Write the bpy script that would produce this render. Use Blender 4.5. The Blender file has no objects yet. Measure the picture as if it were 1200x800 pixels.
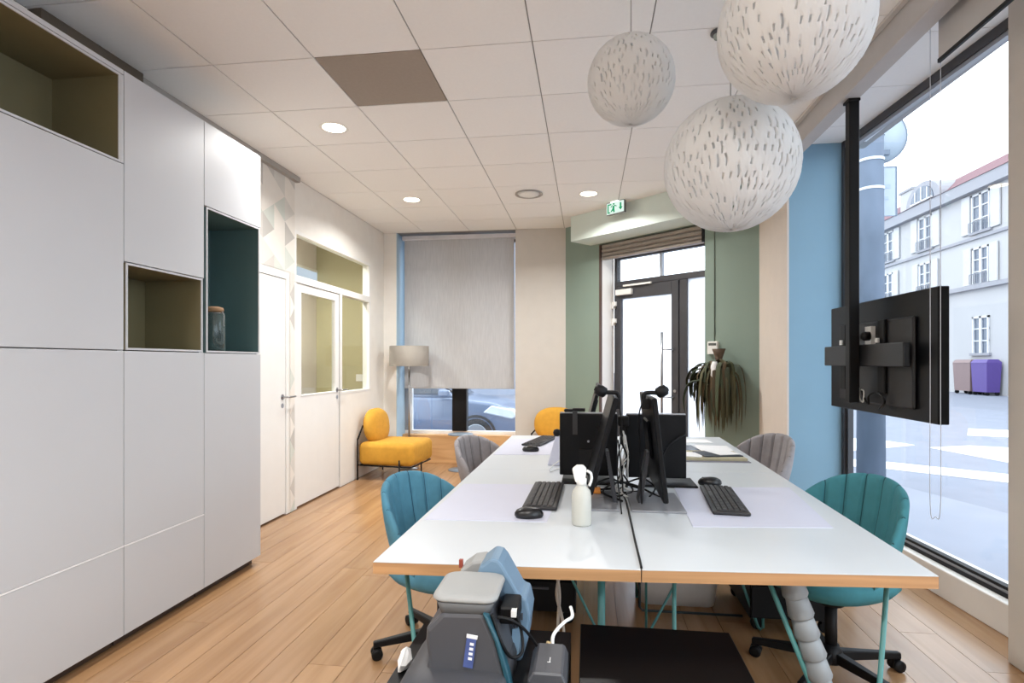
import bpy, bmesh, math, random
from mathutils import Vector, Matrix
random.seed(7)
PI = math.pi
sc = bpy.context.scene
COL = sc.collection

# ------------------------------------------------------------------ camera
cam_d = bpy.data.cameras.new('camera'); cam = bpy.data.objects.new('camera', cam_d); COL.objects.link(cam)
cam.location = (0, 0, 1.335); cam.rotation_euler = (PI/2, 0, 0.132)
cam_d.sensor_width = 36; cam_d.lens = 667/1200*36; cam_d.shift_y = 24/1200
cam_d.clip_start = 0.05; cam_d.clip_end = 400
sc.camera = cam
# ------------------------------------------------------------------ sky
w = bpy.data.worlds.new('overcast_sky'); sc.world = w; w.use_nodes = True
nt = w.node_tree; bg = nt.nodes['Background']
tc = nt.nodes.new('ShaderNodeTexCoord'); ns = nt.nodes.new('ShaderNodeTexNoise'); cr = nt.nodes.new('ShaderNodeValToRGB')
ns.inputs['Scale'].default_value = 2.0
cr.color_ramp.elements[0].color = (0.86, 0.93, 1.0, 1); cr.color_ramp.elements[1].color = (0.97, 0.985, 1.0, 1)
nt.links.new(tc.outputs['Generated'], ns.inputs['Vector']); nt.links.new(ns.outputs['Fac'], cr.inputs['Fac'])
nt.links.new(cr.outputs['Color'], bg.inputs['Color'])
bg.inputs['Strength'].default_value = 3.6
# ------------------------------------------------------------------ exposure
sc.view_settings.view_transform = 'Standard'; sc.view_settings.look = 'None'
sc.view_settings.exposure = 0.15; sc.view_settings.gamma = 1.0; sc.view_settings.use_curve_mapping = False
LAMP_W = 27.0          # power of one ceiling downlight

# ------------------------------------------------------------------ materials
def lin(c):
    return tuple(((x/255)/12.92 if x/255 <= 0.04045 else ((x/255+0.055)/1.055)**2.4) for x in c[:3]) + (1,)
MATS = {}
def mat(name, rgb, rough=0.5, metal=0.0, var=0.05, scale=8.0, bump=0.0, bscale=60.0, stretch=None, spec=0.5, rand=0.0, coat=0.0):
    """principled surface whose colour wanders a little with noise; optional fine bump and per-object tone"""
    if name in MATS: return MATS[name]
    m = bpy.data.materials.new(name); m.use_nodes = True; MATS[name] = m
    n = m.node_tree; b = n.nodes['Principled BSDF']
    tcd = n.nodes.new('ShaderNodeTexCoord'); mp = n.nodes.new('ShaderNodeMapping')
    if stretch: mp.inputs['Scale'].default_value = stretch
    n.links.new(tcd.outputs['Object'], mp.inputs['Vector'])
    nz = n.nodes.new('ShaderNodeTexNoise'); nz.inputs['Scale'].default_value = scale; nz.inputs['Detail'].default_value = 4
    n.links.new(mp.outputs['Vector'], nz.inputs['Vector'])
    rp = n.nodes.new('ShaderNodeValToRGB')
    c = lin(rgb)
    rp.color_ramp.elements[0].position = 0.3; rp.color_ramp.elements[1].position = 0.7
    rp.color_ramp.elements[0].color = tuple(max(0, x*(1-var)) for x in c[:3]) + (1,)
    rp.color_ramp.elements[1].color = tuple(min(1, x*(1+var)) for x in c[:3]) + (1,)
    n.links.new(nz.outputs['Fac'], rp.inputs['Fac'])
    out = rp.outputs['Color']
    if rand:
        oi = n.nodes.new('ShaderNodeObjectInfo'); mr = n.nodes.new('ShaderNodeMapRange')
        mr.inputs['To Min'].default_value = 1-rand; mr.inputs['To Max'].default_value = 1+rand
        n.links.new(oi.outputs['Random'], mr.inputs['Value'])
        hs = n.nodes.new('ShaderNodeHueSaturation'); n.links.new(mr.outputs['Result'], hs.inputs['Value'])
        n.links.new(out, hs.inputs['Color']); out = hs.outputs['Color']
    n.links.new(out, b.inputs['Base Color'])
    b.inputs['Roughness'].default_value = rough; b.inputs['Metallic'].default_value = metal
    b.inputs['Specular IOR Level'].default_value = spec
    if coat: b.inputs['Coat Weight'].default_value = coat
    if bump:
        nb = n.nodes.new('ShaderNodeTexNoise'); nb.inputs['Scale'].default_value = bscale; nb.inputs['Detail'].default_value = 3
        n.links.new(mp.outputs['Vector'], nb.inputs['Vector'])
        bn = n.nodes.new('ShaderNodeBump'); bn.inputs['Strength'].default_value = bump; bn.inputs['Distance'].default_value = 0.004
        n.links.new(nb.outputs['Fac'], bn.inputs['Height']); n.links.new(bn.outputs['Normal'], b.inputs['Normal'])
    return m
def glow(name, rgb, strength):
    if name in MATS: return MATS[name]
    m = bpy.data.materials.new(name); m.use_nodes = True; MATS[name] = m
    n = m.node_tree; n.nodes.remove(n.nodes['Principled BSDF'])
    e = n.nodes.new('ShaderNodeEmission'); e.inputs['Color'].default_value = lin(rgb); e.inputs['Strength'].default_value = strength
    n.links.new(e.outputs['Emission'], n.nodes['Material Output'].inputs['Surface']); return m
def pane_mat(name, tint=(255,255,255), gloss=0.06, milk=0.0):
    """thin window glass: mostly see-through, a little mirror, optional milky film"""
    if name in MATS: return MATS[name]
    m = bpy.data.materials.new(name); m.use_nodes = True; MATS[name] = m
    n = m.node_tree; n.nodes.remove(n.nodes['Principled BSDF']); o = n.nodes['Material Output']
    t = n.nodes.new('ShaderNodeBsdfTransparent'); t.inputs['Color'].default_value = lin(tint)
    g = n.nodes.new('ShaderNodeBsdfGlossy'); g.inputs['Roughness'].default_value = 0.0
    mx = n.nodes.new('ShaderNodeMixShader'); mx.inputs['Fac'].default_value = gloss
    n.links.new(t.outputs[0], mx.inputs[1]); n.links.new(g.outputs[0], mx.inputs[2])
    last = mx
    if milk:
        tr = n.nodes.new('ShaderNodeBsdfTranslucent'); tr.inputs['Color'].default_value = (0.95, 0.97, 1.0, 1)
        m2 = n.nodes.new('ShaderNodeMixShader'); m2.inputs['Fac'].default_value = milk
        n.links.new(mx.outputs[0], m2.inputs[1]); n.links.new(tr.outputs[0], m2.inputs[2]); last = m2
    n.links.new(last.outputs[0], o.inputs['Surface']); return m
def weave_mat(name, rgb, through=0.35, **kw):
    """thin white string weave that lets some light pass"""
    kw.setdefault('var', 0.02); m = mat(name, rgb, 0.8, **kw); n = m.node_tree; b = n.nodes['Principled BSDF']
    t = n.nodes.new('ShaderNodeBsdfTranslucent'); t.inputs['Color'].default_value = lin(rgb)
    mx = n.nodes.new('ShaderNodeMixShader'); mx.inputs['Fac'].default_value = through
    n.links.new(b.outputs[0], mx.inputs[1]); n.links.new(t.outputs[0], mx.inputs[2]); n.links.new(mx.outputs[0], n.nodes['Material Output'].inputs['Surface'])
    return m
def wood_mat(name, c1, c2, rough=0.4, along=(14, 1.2, 14), rand=0.0, bump=0.08):
    if name in MATS: return MATS[name]
    m = bpy.data.materials.new(name); m.use_nodes = True; MATS[name] = m
    n = m.node_tree; b = n.nodes['Principled BSDF']
    g = n.nodes.new('ShaderNodeNewGeometry'); oi = n.nodes.new('ShaderNodeObjectInfo')
    ad = n.nodes.new('ShaderNodeVectorMath'); ad.operation = 'ADD'
    ml = n.nodes.new('ShaderNodeMath'); ml.operation = 'MULTIPLY'; ml.inputs[1].default_value = 37.0
    n.links.new(oi.outputs['Random'], ml.inputs[0]); n.links.new(g.outputs['Position'], ad.inputs[0]); n.links.new(ml.outputs[0], ad.inputs[1])
    mp = n.nodes.new('ShaderNodeMapping'); mp.inputs['Scale'].default_value = along
    n.links.new(ad.outputs[0], mp.inputs['Vector'])
    nz = n.nodes.new('ShaderNodeTexNoise'); nz.inputs['Scale'].default_value = 1.0; nz.inputs['Detail'].default_value = 6; nz.inputs['Distortion'].default_value = 0.6
    n.links.new(mp.outputs['Vector'], nz.inputs['Vector'])
    rp = n.nodes.new('ShaderNodeValToRGB'); rp.color_ramp.elements[0].position = 0.32; rp.color_ramp.elements[1].position = 0.68
    rp.color_ramp.elements[0].color = lin(c1); rp.color_ramp.elements[1].color = lin(c2)
    n.links.new(nz.outputs['Fac'], rp.inputs['Fac'])
    hs = n.nodes.new('ShaderNodeHueSaturation'); mr = n.nodes.new('ShaderNodeMapRange')
    mr.inputs['To Min'].default_value = 1-rand; mr.inputs['To Max'].default_value = 1+rand
    n.links.new(oi.outputs['Random'], mr.inputs['Value']); n.links.new(mr.outputs['Result'], hs.inputs['Value'])
    n.links.new(rp.outputs['Color'], hs.inputs['Color']); n.links.new(hs.outputs['Color'], b.inputs['Base Color'])
    b.inputs['Roughness'].default_value = rough; b.inputs['Specular IOR Level'].default_value = 0.6
    bn = n.nodes.new('ShaderNodeBump'); bn.inputs['Strength'].default_value = bump; bn.inputs['Distance'].default_value = 0.002
    n.links.new(nz.outputs['Fac'], bn.inputs['Height']); n.links.new(bn.outputs['Normal'], b.inputs['Normal'])
    return m

WHITE = mat('white_paint', (232,228,222), 0.6, var=0.015, bump=0.03)
WARMW = mat('warm_white_plaster', (238,235,229), 0.7, var=0.02, bump=0.05)
LACQ = mat('white_lacquer', (200,201,204), 0.42, var=0.01, scale=2)
DOORW = mat('door_white', (236,235,232), 0.45, var=0.01)
TILE = mat('ceiling_tile_white', (244,243,241), 0.85, var=0.01, scale=30, bump=0.06, bscale=220, rand=0.012)
TILED = mat('ceiling_tile_taupe', (160,149,138), 0.85, var=0.03, scale=30, bump=0.06, bscale=220)
GRID = mat('grid_grey', (150,146,142), 0.5, var=0.02)
GREEN = mat('sage_green_paint', (131,149,138), 0.65, var=0.02, scale=3, bump=0.03)
BLUE = mat('sky_blue_paint', (134,171,194), 0.65, var=0.02, scale=3, bump=0.03)
CREAM = mat('cream_paint', (218,208,198), 0.7, var=0.02, bump=0.03)
BEAM = mat('grey_beam_paint', (186,182,180), 0.6, var=0.03)
OLIVE = mat('olive_lining', (120,112,82), 0.6, var=0.03)
TEALN = mat('petrol_lining', (84,110,110), 0.6, var=0.03)
KHAKI = mat('khaki_wall', (186,178,140), 0.7, var=0.02)
OAK = wood_mat('oak_floor', (154,117,82), (178,140,102), 0.25, (14, 0.9, 14), rand=0.06)
PLY = wood_mat('plywood_edge', (168,124,82), (198,152,106), 0.5, (1.5, 14, 40))
PLY2 = wood_mat('plywood_panel', (196,146,96), (222,178,128), 0.5, (1.6, 14, 12))
TOPW = mat('desk_white_laminate', (204,209,213), 0.32, var=0.008, scale=2)
TEALM = mat('teal_powder_coat', (74,132,130), 0.45, var=0.03)
BLACK = mat('matte_black', (16,16,18), 0.5, var=0.1, spec=0.25)
BLACKG = mat('glossy_black', (7,7,9), 0.3, var=0.1, spec=0.06)
SCREEN = mat('dark_plastic', (11,12,15), 0.4, var=0.08, spec=0.2)
DGREY = mat('dark_grey_plastic', (70,71,76), 0.5, var=0.04)
MGREY = mat('mid_grey_plastic', (150,151,150), 0.5, var=0.03)
BGREY = mat('blue_grey_plastic', (104,130,152), 0.45, var=0.04)
PETROL = mat('petrol_plastic', (34,78,92), 0.4, var=0.04)
STEEL = mat('brushed_steel', (170,170,172), 0.32, 1.0, var=0.05)
CHROME = mat('chrome', (205,205,208), 0.14, 1.0, var=0.02)
ALU = mat('silver_plastic', (158,160,166), 0.35, 0.4, var=0.04)
YEL = mat('mustard_fabric', (208,154,52), 0.85, var=0.06, scale=20, bump=0.25, bscale=380)
TEALF = mat('teal_fabric', (58,124,134), 0.85, var=0.07, scale=24, bump=0.3, bscale=420)
BLUF = mat('blue_fabric', (82,140,164), 0.85, var=0.07, scale=24, bump=0.3, bscale=420)
GRYF = mat('grey_fabric', (150,146,148), 0.88, var=0.08, scale=24, bump=0.3, bscale=420)
BLIND = weave_mat('linen_blind', (210,210,211), 0.3, var=0.09, scale=10, bump=0.2, bscale=160, stretch=(9,9,0.7))
SHADE = mat('taupe_shade', (150,143,135), 0.85, var=0.05, bump=0.2, bscale=200)
CHARC = mat('anthracite_frame', (66,66,70), 0.45, 0.2, var=0.05)
WHITEP = mat('white_plastic', (236,235,230), 0.4, var=0.02)
PADM = mat('grey_desk_pad', (206,208,224), 0.4, var=0.01)
PAPER = mat('white_paper', (236,236,236), 0.7, var=0.03)
SHUT = mat('shutter_metal', (158,150,142), 0.5, 0.3, var=0.06, scale=20)
PANE = pane_mat('window_glass', (248,252,255), 0.05)
FROST = pane_mat('frosted_glass', (250,252,255), 0.03, milk=0.75)
PANEI = pane_mat('inner_glass', (246,248,244), 0.07)
ASPH = mat('asphalt', (124,128,140), 0.9, var=0.06, scale=3, bump=0.2, bscale=40)
PAVE = mat('pavement', (138,142,154), 0.9, var=0.04, scale=2)
ROADW = mat('road_paint', (214,214,214), 0.8, var=0.02)
FACADE = mat('cream_render', (178,177,178), 0.9, var=0.03, scale=0.5)
STONE = mat('pale_stone', (150,150,156), 0.9, var=0.04)
SLATE = mat('rose_roof', (120,88,94), 0.9, var=0.06)
WDARK = mat('window_dark', (88,98,114), 0.15, var=0.1)
CONC = mat('weathered_concrete', (100,110,126), 0.85, var=0.22, scale=3, bump=0.1, stretch=(1,1,0.5))

# ------------------------------------------------------------------ mesh builder
class MB:
    def __init__(s): s.bm = bmesh.new(); s.mi = 0
    def _f(s, vs, smooth=False):
        try: f = s.bm.faces.new(vs)
        except ValueError: return None
        f.smooth = smooth; f.material_index = s.mi; return f
    def box(s, x0, x1, y0, y1, z0, z1, M=None):
        v = [Vector((x, y, z)) for x in (x0, x1) for y in (y0, y1) for z in (z0, z1)]
        if M is not None: v = [M @ q for q in v]
        v = [s.bm.verts.new(q) for q in v]
        for q in ((0,1,3,2), (4,6,7,5), (0,4,5,1), (2,3,7,6), (0,2,6,4), (1,5,7,3)): s._f([v[i] for i in q])
        return s
    def hexa(s, bottom, top):
        n = len(bottom); a = [s.bm.verts.new(p) for p in bottom]; b = [s.bm.verts.new(p) for p in top]
        s._f(a[::-1]); s._f(b)
        for i in range(n): s._f([a[i], a[(i+1) % n], b[(i+1) % n], b[i]])
        return s
    def prism(s, poly, d0, d1, axis='y', M=None):
        f = {'x': lambda p, d: (d, p[0], p[1]), 'y': lambda p, d: (p[0], d, p[1]), 'z': lambda p, d: (p[0], p[1], d)}[axis]
        A = [Vector(f(p, d0)) for p in poly]; B = [Vector(f(p, d1)) for p in poly]
        if M is not None: A = [M @ q for q in A]; B = [M @ q for q in B]
        return s.hexa(A, B)
    def rings(s, rings, cap=True, smooth=True, closed=True):
        R = [[s.bm.verts.new(p) for p in r] for r in rings]; n = len(R[0])
        for a, b in zip(R, R[1:]):
            for i in range(n if closed else n-1): s._f([a[i], a[(i+1) % n], b[(i+1) % n], b[i]], smooth)
        if cap:
            s._f(R[0][::-1]); s._f(R[-1])
        return s
    def lathe(s, prof, n=20, c=(0,0,0), M=None, smooth=True, cap=True):
        rs = []
        for r, z in prof:
            ring = [Vector((c[0]+r*math.cos(2*PI*i/n), c[1]+r*math.sin(2*PI*i/n), c[2]+z)) for i in range(n)]
            if M is not None: ring = [M @ q for q in ring]
            rs.append(ring)
        return s.rings(rs, cap, smooth)
    def tube(s, pts, r, n=8, smooth=True):
        pts = [Vector(p) for p in pts]; rs = []; up = None
        for i, p in enumerate(pts):
            d = (pts[min(i+1, len(pts)-1)] - pts[max(i-1, 0)]).normalized()
            if up is None:
                up = Vector((0,0,1)) if abs(d.z) < 0.9 else Vector((1,0,0))
            a = d.cross(up).normalized(); b = a.cross(d).normalized(); up = b
            rr = r[i] if isinstance(r, (list, tuple)) else r
            rs.append([p + a*rr*math.cos(2*PI*k/n) + b*rr*math.sin(2*PI*k/n) for k in range(n)])
        return s.rings(rs, True, smooth)
    def bevel(s, w=0.003, seg=1, angle=40):
        bmesh.ops.recalc_face_normals(s.bm, faces=s.bm.faces[:])
        es = [e for e in s.bm.edges if len(e.link_faces) == 2 and e.calc_face_angle(0) > math.radians(angle)]
        if es: bmesh.ops.bevel(s.bm, geom=es, offset=w, segments=seg, affect='EDGES', profile=0.5, clamp_overlap=True)
        return s
    def subd(s, k=1):
        bmesh.ops.subdivide_edges(s.bm, edges=s.bm.edges[:], cuts=k, use_grid_fill=True); return s
    def mesh(s, name, mats, smooth=None):
        bmesh.ops.recalc_face_normals(s.bm, faces=s.bm.faces[:])
        if smooth is not None:
            for f in s.bm.faces: f.smooth = smooth
        me = bpy.data.meshes.new(name); s.bm.to_mesh(me); s.bm.free()
        for m in (mats if isinstance(mats, (list, tuple)) else [mats]): me.materials.append(m)
        return me
    def build(s, name, mats, parent=None, smooth=None, loc=None, rot=None):
        o = bpy.data.objects.new(name, s.mesh(name, mats, smooth)); COL.objects.link(o)
        if parent: o.parent = parent
        if loc: o.location = loc
        if rot: o.rotation_euler = rot
        return o
def catmull(pts, k=6):
    pts = [Vector(p) for p in pts]; out = []
    P = [pts[0]] + pts + [pts[-1]]
    for i in range(1, len(P)-2):
        a, b, c, d = P[i-1], P[i], P[i+1], P[i+2]
        for j in range(k):
            t = j/k
            out.append(0.5*((2*b) + (c-a)*t + (2*a-5*b+4*c-d)*t*t + (3*b-a-3*c+d)*t*t*t))
    out.append(pts[-1]); return out
def rrect(x0, x1, y0, y1, r, n=4, z=0):
    out = []
    for cx, cy, a in ((x1-r, y1-r, 0), (x0+r, y1-r, PI/2), (x0+r, y0+r, PI), (x1-r, y0+r, 1.5*PI)):
        for k in range(n+1):
            t = a + PI/2*k/n; out.append((cx+r*math.cos(t), cy+r*math.sin(t), z))
    return out
def thing(name, label, cat, loc=(0,0,0), rotz=0, group=None):
    o = bpy.data.objects.new(name, None); COL.objects.link(o); o.empty_display_size = 0.1
    o.location = loc; o.rotation_euler = (0, 0, rotz)
    o['label'] = label; o['category'] = cat
    if group: o['group'] = group
    return o
def tag(o, label, cat, group=None):
    o['label'] = label; o['category'] = cat
    if group: o['group'] = group
    return o
def struct(o, label, cat='structure'):
    o['kind'] = 'structure'; o['label'] = label; o['category'] = cat; return o
def sempty(name, label, loc=(0,0,0), rotz=0, cat='structure'):
    o = bpy.data.objects.new(name, None); COL.objects.link(o); o.location = loc; o.rotation_euler = (0,0,rotz)
    return struct(o, label, cat)
def dup(root, loc=None, rotz=None, label=None, group=None):
    r = root.copy(); COL.objects.link(r)
    if loc is not None: r.location = loc
    if rotz is not None: r.rotation_euler = (0, 0, rotz)
    if label: r['label'] = label
    if group: r['group'] = group
    for ch in list(root.children):
        c = ch.copy(); COL.objects.link(c); c.parent = r
        for g in list(ch.children):
            d = g.copy(); COL.objects.link(d); d.parent = c
    return r
def share(name, me, parent, loc=(0,0,0), rot=None, scale=None, m=None):
    o = bpy.data.objects.new(name, me); COL.objects.link(o); o.parent = parent; o.location = loc
    if rot: o.rotation_euler = rot
    if scale: o.scale = scale
    return o
# ================================================================== STRUCTURE
# ---- floor with planks
floor = struct(MB().prism([(-3.6,-3.5),(2.3,-3.5),(2.3,5.4),(1.65,5.5),(-0.2,7.15),(-0.2,7.5),(-3.6,7.5)], -0.06, -0.005, 'z')
               .build('floor', mat('floor_gap', (132,98,68), 0.7)), 'oak plank floor with boards running towards the far windows', 'floor')
pm = MB().box(-0.5, 0.5, -0.5, 0.5, -0.006, 0.0).mesh('plank', OAK)
PW = 0.172; x = -2.60
rp = random.Random(3)
while x < 2.05:
    y = -3.5 + rp.uniform(-1.2, 0)
    while y < 7.45:
        L = rp.choice((1.3, 1.7, 2.1)); a, b = max(y, -3.5), min(y+L, 7.46)
        xc = x + PW/2
        if b - a > 0.05:
            lim = 7.46 if xc < -0.27 else 7.1 - (xc+0.27)*0.892 + 0.10      # the slanted entry cuts the boards
            if xc > 1.57: lim = 4.75
            if a < lim - 0.05:
                b = min(b, lim)
                share('plank', pm, floor, (xc, (a+b)/2, 0), scale=(PW-0.0025, b-a-0.0025, 1))
        y += L
    x += PW
# ---- ceiling grid with tiles
ceil = struct(MB().prism([(-2.72,-3.5),(1.5,-3.5),(1.5,4.72),(1.572,4.72),(1.572,5.46),(-0.25,7.12),(-0.25,7.5),(-2.72,7.5)], 3.008, 3.06, 'z')
              .build('ceiling', GRID), 'suspended ceiling of pale square tiles in a thin grid', 'ceiling')
tm = MB().box(-0.5, 0.5, -0.5, 0.5, 0.0, 0.007).mesh('ceiling_tile', TILE)
tmd = MB().box(-0.5, 0.5, -0.5, 0.5, 0.0, 0.007).mesh('ceiling_tile', TILED)
TX, TY = -2.0858, 2.9467
for i in range(-1, 6):
    for j in range(-11, 8):
        a, b = max(TX+0.6*i, -2.62), min(TX+0.6*i+0.6, 1.455)
        c, d = max(TY+0.6*j, -3.5), min(TY+0.6*j+0.6, 7.10)
        if b-a < 0.03 or d-c < 0.03: continue
        if i == 5 and c > 4.7: b = 1.556
        mx, my = (a+b)/2, (c+d)/2
        if (mx+0.27)*0.6657 + (my-7.1)*0.7462 > 0.2: continue
        dark = (i == 1 and j == 0)
        o = share('ceiling_tile', tmd if dark else tm, ceil, (mx, my, 3.0), scale=(b-a-0.007, d-c-0.007, 1))
        if dark: o['label'] = 'taupe ceiling tile'
rec = struct(MB().prism([(1.5,-3.5),(2.35,-3.5),(2.2,4.9),(1.5,4.9)], 3.048, 3.09, 'z').build('ceiling_recess', GRID),
             'raised strip of pale ceiling tiles between grey beam and shop window', 'ceiling')
for j in range(-11, 4):
    c, d = TY-0.35+0.6*j, min(TY-0.35+0.6*j+0.6, 4.73)
    if d-c > 0.05: share('ceiling_tile', tm, rec, (1.85, (c+d)/2, 3.04), scale=(0.58, d-c-0.007, 1))
beam = struct(MB().box(1.455, 1.55, -3.5, 4.73, 2.85, 3.045).bevel(0.004).build('beam', BEAM), 'grey boxed beam along the ceiling before the shop window', 'beam')
MB().box(1.425, 1.452, -3.5, 4.2, 2.982, 2.999).build('rail', mat('rail_grey', (200,197,194), 0.4), beam)
# ---- left wall with its openings
wl = MB()
for (y0, y1, z0, z1) in ((-3.5,3.90,0,3), (3.90,4.71,2.09,3), (4.71,4.83,0,3), (4.83,6.64,2.53,3), (6.64,7.2,0,3), (5.80,6.64,0,0.99)):
    wl.box(-2.72, -2.62, y0, y1, z0, z1)
wall_left = struct(wl.build('wall_left', WARMW), 'white wall holding two white doors and an inner window', 'wall')
# printed wallpaper of pale triangles, a flat skin on the wall
tones = [mat('paper_tone_'+n, c, 0.8, var=0.02) for n, c in (('white',(232,227,219)),('pale',(216,213,206)),('grey',(192,188,182)),('mint',(208,212,204)),('silver',(203,199,193)))]
tones[0].name = 'paper_white'
rw = random.Random(11); wp = MB()
def tri_field(y0, y1, ncol, z0, z1, h):
    dy = (y1-y0)/ncol; X = -2.617
    for k in range(ncol):
        ya, yb = y0+dy*k, y0+dy*(k+1); r = int((z1-z0)/h)+2
        for q in range(-1, r):
            off = (k % 2)*h/2
            za = z0+q*h+off
            for T in (((ya,za),(ya,za+h),(yb,za+h/2)), ((yb,za+h/2),(yb,za+1.5*h),(ya,za+h))):
                P_ = [(y, min(max(z, z0), z1)) for y, z in T]
                if max(p[1] for p in P_)-min(p[1] for p in P_) < 0.01: continue
                wp.mi = rw.choices(range(5), (5,3,2,2,2))[0]
                wp._f([wp.bm.verts.new((X, y, z)) for y, z in P_])
tri_field(3.30, 4.83, 9, 2.13, 2.995, 0.215)
tri_field(4.745, 4.828, 1, 0.0, 2.13, 0.215)
wp.build('wallpaper', tones, wall_left)['label'] = 'wallpaper of pale triangles'
# ---- door_1 : plain white door
d1 = sempty('door_1', 'plain white flush door beside the white storage wall', (-2.62, 3.90, 0), cat='door')
MB().box(-0.05, -0.006, 0.031, 0.784, 0.012, 2.058).bevel(0.002).build('leaf', DOORW, d1)
MB().box(-0.08, 0.001, 0.0, 0.028, 0, 2.062).box(-0.08, 0.001, 0.787, 0.81, 0, 2.062).box(-0.08, 0.001, 0.0, 0.81, 2.062, 2.09).build('frame', DOORW, d1)
def lever(parent, y, z, sgn, m=STEEL):
    MB().lathe([(0.024,0),(0.026,0.004),(0.026,0.008)], 16, M=Matrix.Translation((-0.012, y, z)) @ Matrix.Rotation(PI/2, 4, 'Y')).tube(
        catmull([(-0.005,y,z),(0.045,y,z),(0.052,y+0.02*sgn,z),(0.052,y+0.12*sgn,z)], 4), 0.008, 8).build('handle', m, parent)
    MB().lathe([(0.022,0),(0.022,0.007)], 14, M=Matrix.Translation((-0.012, y, z-0.075)) @ Matrix.Rotation(PI/2, 4, 'Y')).build('lock_plate', m, parent)
lever(d1, 0.735, 1.03, 1)
# ---- door_2 : half-glazed door, and window_1 : inner window around it
d2 = sempty('door_2', 'white half-glazed door beside the yellow lounge chair', (-2.62, 4.83, 0), cat='door')
f = MB().box(-0.045,-0.008,0.045,0.14,0.015,2.055).box(-0.045,-0.008,0.85,0.943,0.015,2.055).box(-0.045,-0.0082,0.14,0.85,1.98,2.055).box(-0.045,-0.0082,0.14,0.85,0.015,1.03)
f.build('leaf', DOORW, d2)
MB().box(-0.0082,-0.004,0.135,0.855,1.018,1.028).build('glazing_bead', DOORW, d2)
MB().box(-0.030,-0.024,0.135,0.855,1.025,1.985).build('pane', PANEI, d2)
MB().box(-0.08,0.001,0.0,0.04,0,2.058).box(-0.08,0.001,0.952,0.97,0,2.058).build('frame', DOORW, d2)
MB().box(-0.07,-0.01,0.9455,0.9515,0.1,2.06).build('shadow_gap', mat('seal_dark', (52,50,48), 0.6), d2)
lever(d2, 0.895, 1.04, 1)
struct(MB().box(-2.618,-2.545,2.36,2.98,2.93,2.999).build('wall_shade_strip', mat('wall_shade_brown',(104,92,78),0.7)), 'dark strip standing in for wall shade under the ceiling above the storage wall', 'trim')  # dark colour stands in for shade on the wall above the cabinets
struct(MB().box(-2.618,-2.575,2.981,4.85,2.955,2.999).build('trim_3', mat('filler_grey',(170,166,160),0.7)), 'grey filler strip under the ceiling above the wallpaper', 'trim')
w5 = sempty('window_5', 'small bright window high in the side room wall', (-3.515, 6.50, 2.28), cat='window')
MB().box(0.0,0.006,0.0,0.70,0.0,0.22).build('pane', glow('lit_pane',(214,228,250),0.95), w5)
MB().box(0.0,0.012,-0.03,0.73,-0.03,0.0).box(0.0,0.012,-0.03,0.73,0.22,0.25).build('frame', DOORW, w5)
w1 = sempty('window_1', 'inner window of pale khaki panes above and beside the half-glazed door', (-2.62, 4.83, 0), cat='window')
MB().box(-0.08,0.003,0,1.765,2.06,2.125).box(-0.08,0.003,0,1.81,2.50,2.53).box(-0.08,0.003,0,0.03,2.125,2.50).box(-0.08,0.003,1.765,1.81,0.99,2.50).box(-0.08,0.003,0.972,1.765,0.991,1.015).box(-0.08,0.003,0.972,1.0,1.015,2.06).build('frame', DOORW, w1)
MB().box(-0.030,-0.024,0.03,1.775,2.115,2.5).build('pane', PANEI, w1)
MB().box(-0.030,-0.024,0.98,1.775,1.0,2.07).build('pane', PANEI, w1)
# side room seen through the panes
sr = struct(MB().box(-3.6,-3.52,3.8,7.2,0,2.95).box(-3.6,-2.72,3.7,3.8,0,2.95).build('wall_side_room', CREAM), 'cream wall of the small room behind the inner window', 'wall')
struct(MB().box(-3.52,-2.72,7.05,7.2,0,2.95).build('wall_side_room_end', KHAKI), 'khaki end wall of the small room behind the inner window', 'wall')
struct(MB().box(-3.6,-2.72,3.7,7.2,2.95,3.0).build('ceiling_side_room', TILE), 'white ceiling of the small room behind the inner window', 'ceiling')
sw = MB().box(-0.008,0,-0.045,0.045,-0.045,0.045).bevel(0.006,2).build('wall_switch', WHITEP); sw.rotation_euler = (0,0,PI/2); sw.location = (-2.93, 7.05, 1.13)
tag(sw, 'white wall switch on the khaki wall behind the inner window', 'switch')
# ---- back wall, window alcove
struct(MB().box(-2.72,-2.45,7.1,7.5,0,3).build('wall_back_left', WARMW), 'narrow white wall between the corner and the blind', 'wall')
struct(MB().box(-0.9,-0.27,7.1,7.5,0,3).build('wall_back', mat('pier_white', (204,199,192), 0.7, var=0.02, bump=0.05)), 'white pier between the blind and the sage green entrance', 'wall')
MB().box(-2.45,-2.442,7.1,7.45,0,3).build('trim_1', mat('light_blue_paint',(176,204,224),0.65,var=0.02)); struct(bpy.data.objects['trim_1'], 'pale blue reveal beside the grey blind', 'trim')
wb = sempty('window_2', 'shop window behind the lowered blind with a black post', (-2.442, 7.42, 0), cat='window')
bench = MB().box(0,1.542,-0.10,0.08,0.0,0.375).bevel(0.003).build('sill_panel', PLY2, wb)
FRW = mat('window_frame_white', (240,240,240), 0.4)
MB().box(0,1.542,0.0,0.06,0.376,0.42).box(0.05,0.10,0.0,0.06,0.42,2.94).box(1.50,1.542,0.0,0.06,0.42,2.94).box(0.051,1.542,0.0,0.06,2.94,3.0).build('frame', FRW, wb)
MB().box(0.0,0.05,0.0,0.06,0.42,3.0).build('jamb', ALU, wb)
MB().box(0.66,0.855,-0.04,0.08,0.42,2.94).bevel(0.004).build('post', BLACK, wb)
for a, b in ((0.10,0.66),(0.855,1.50)): MB().box(a,b,0.03,0.036,0.42,2.94).build('pane', PANE, wb)
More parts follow.
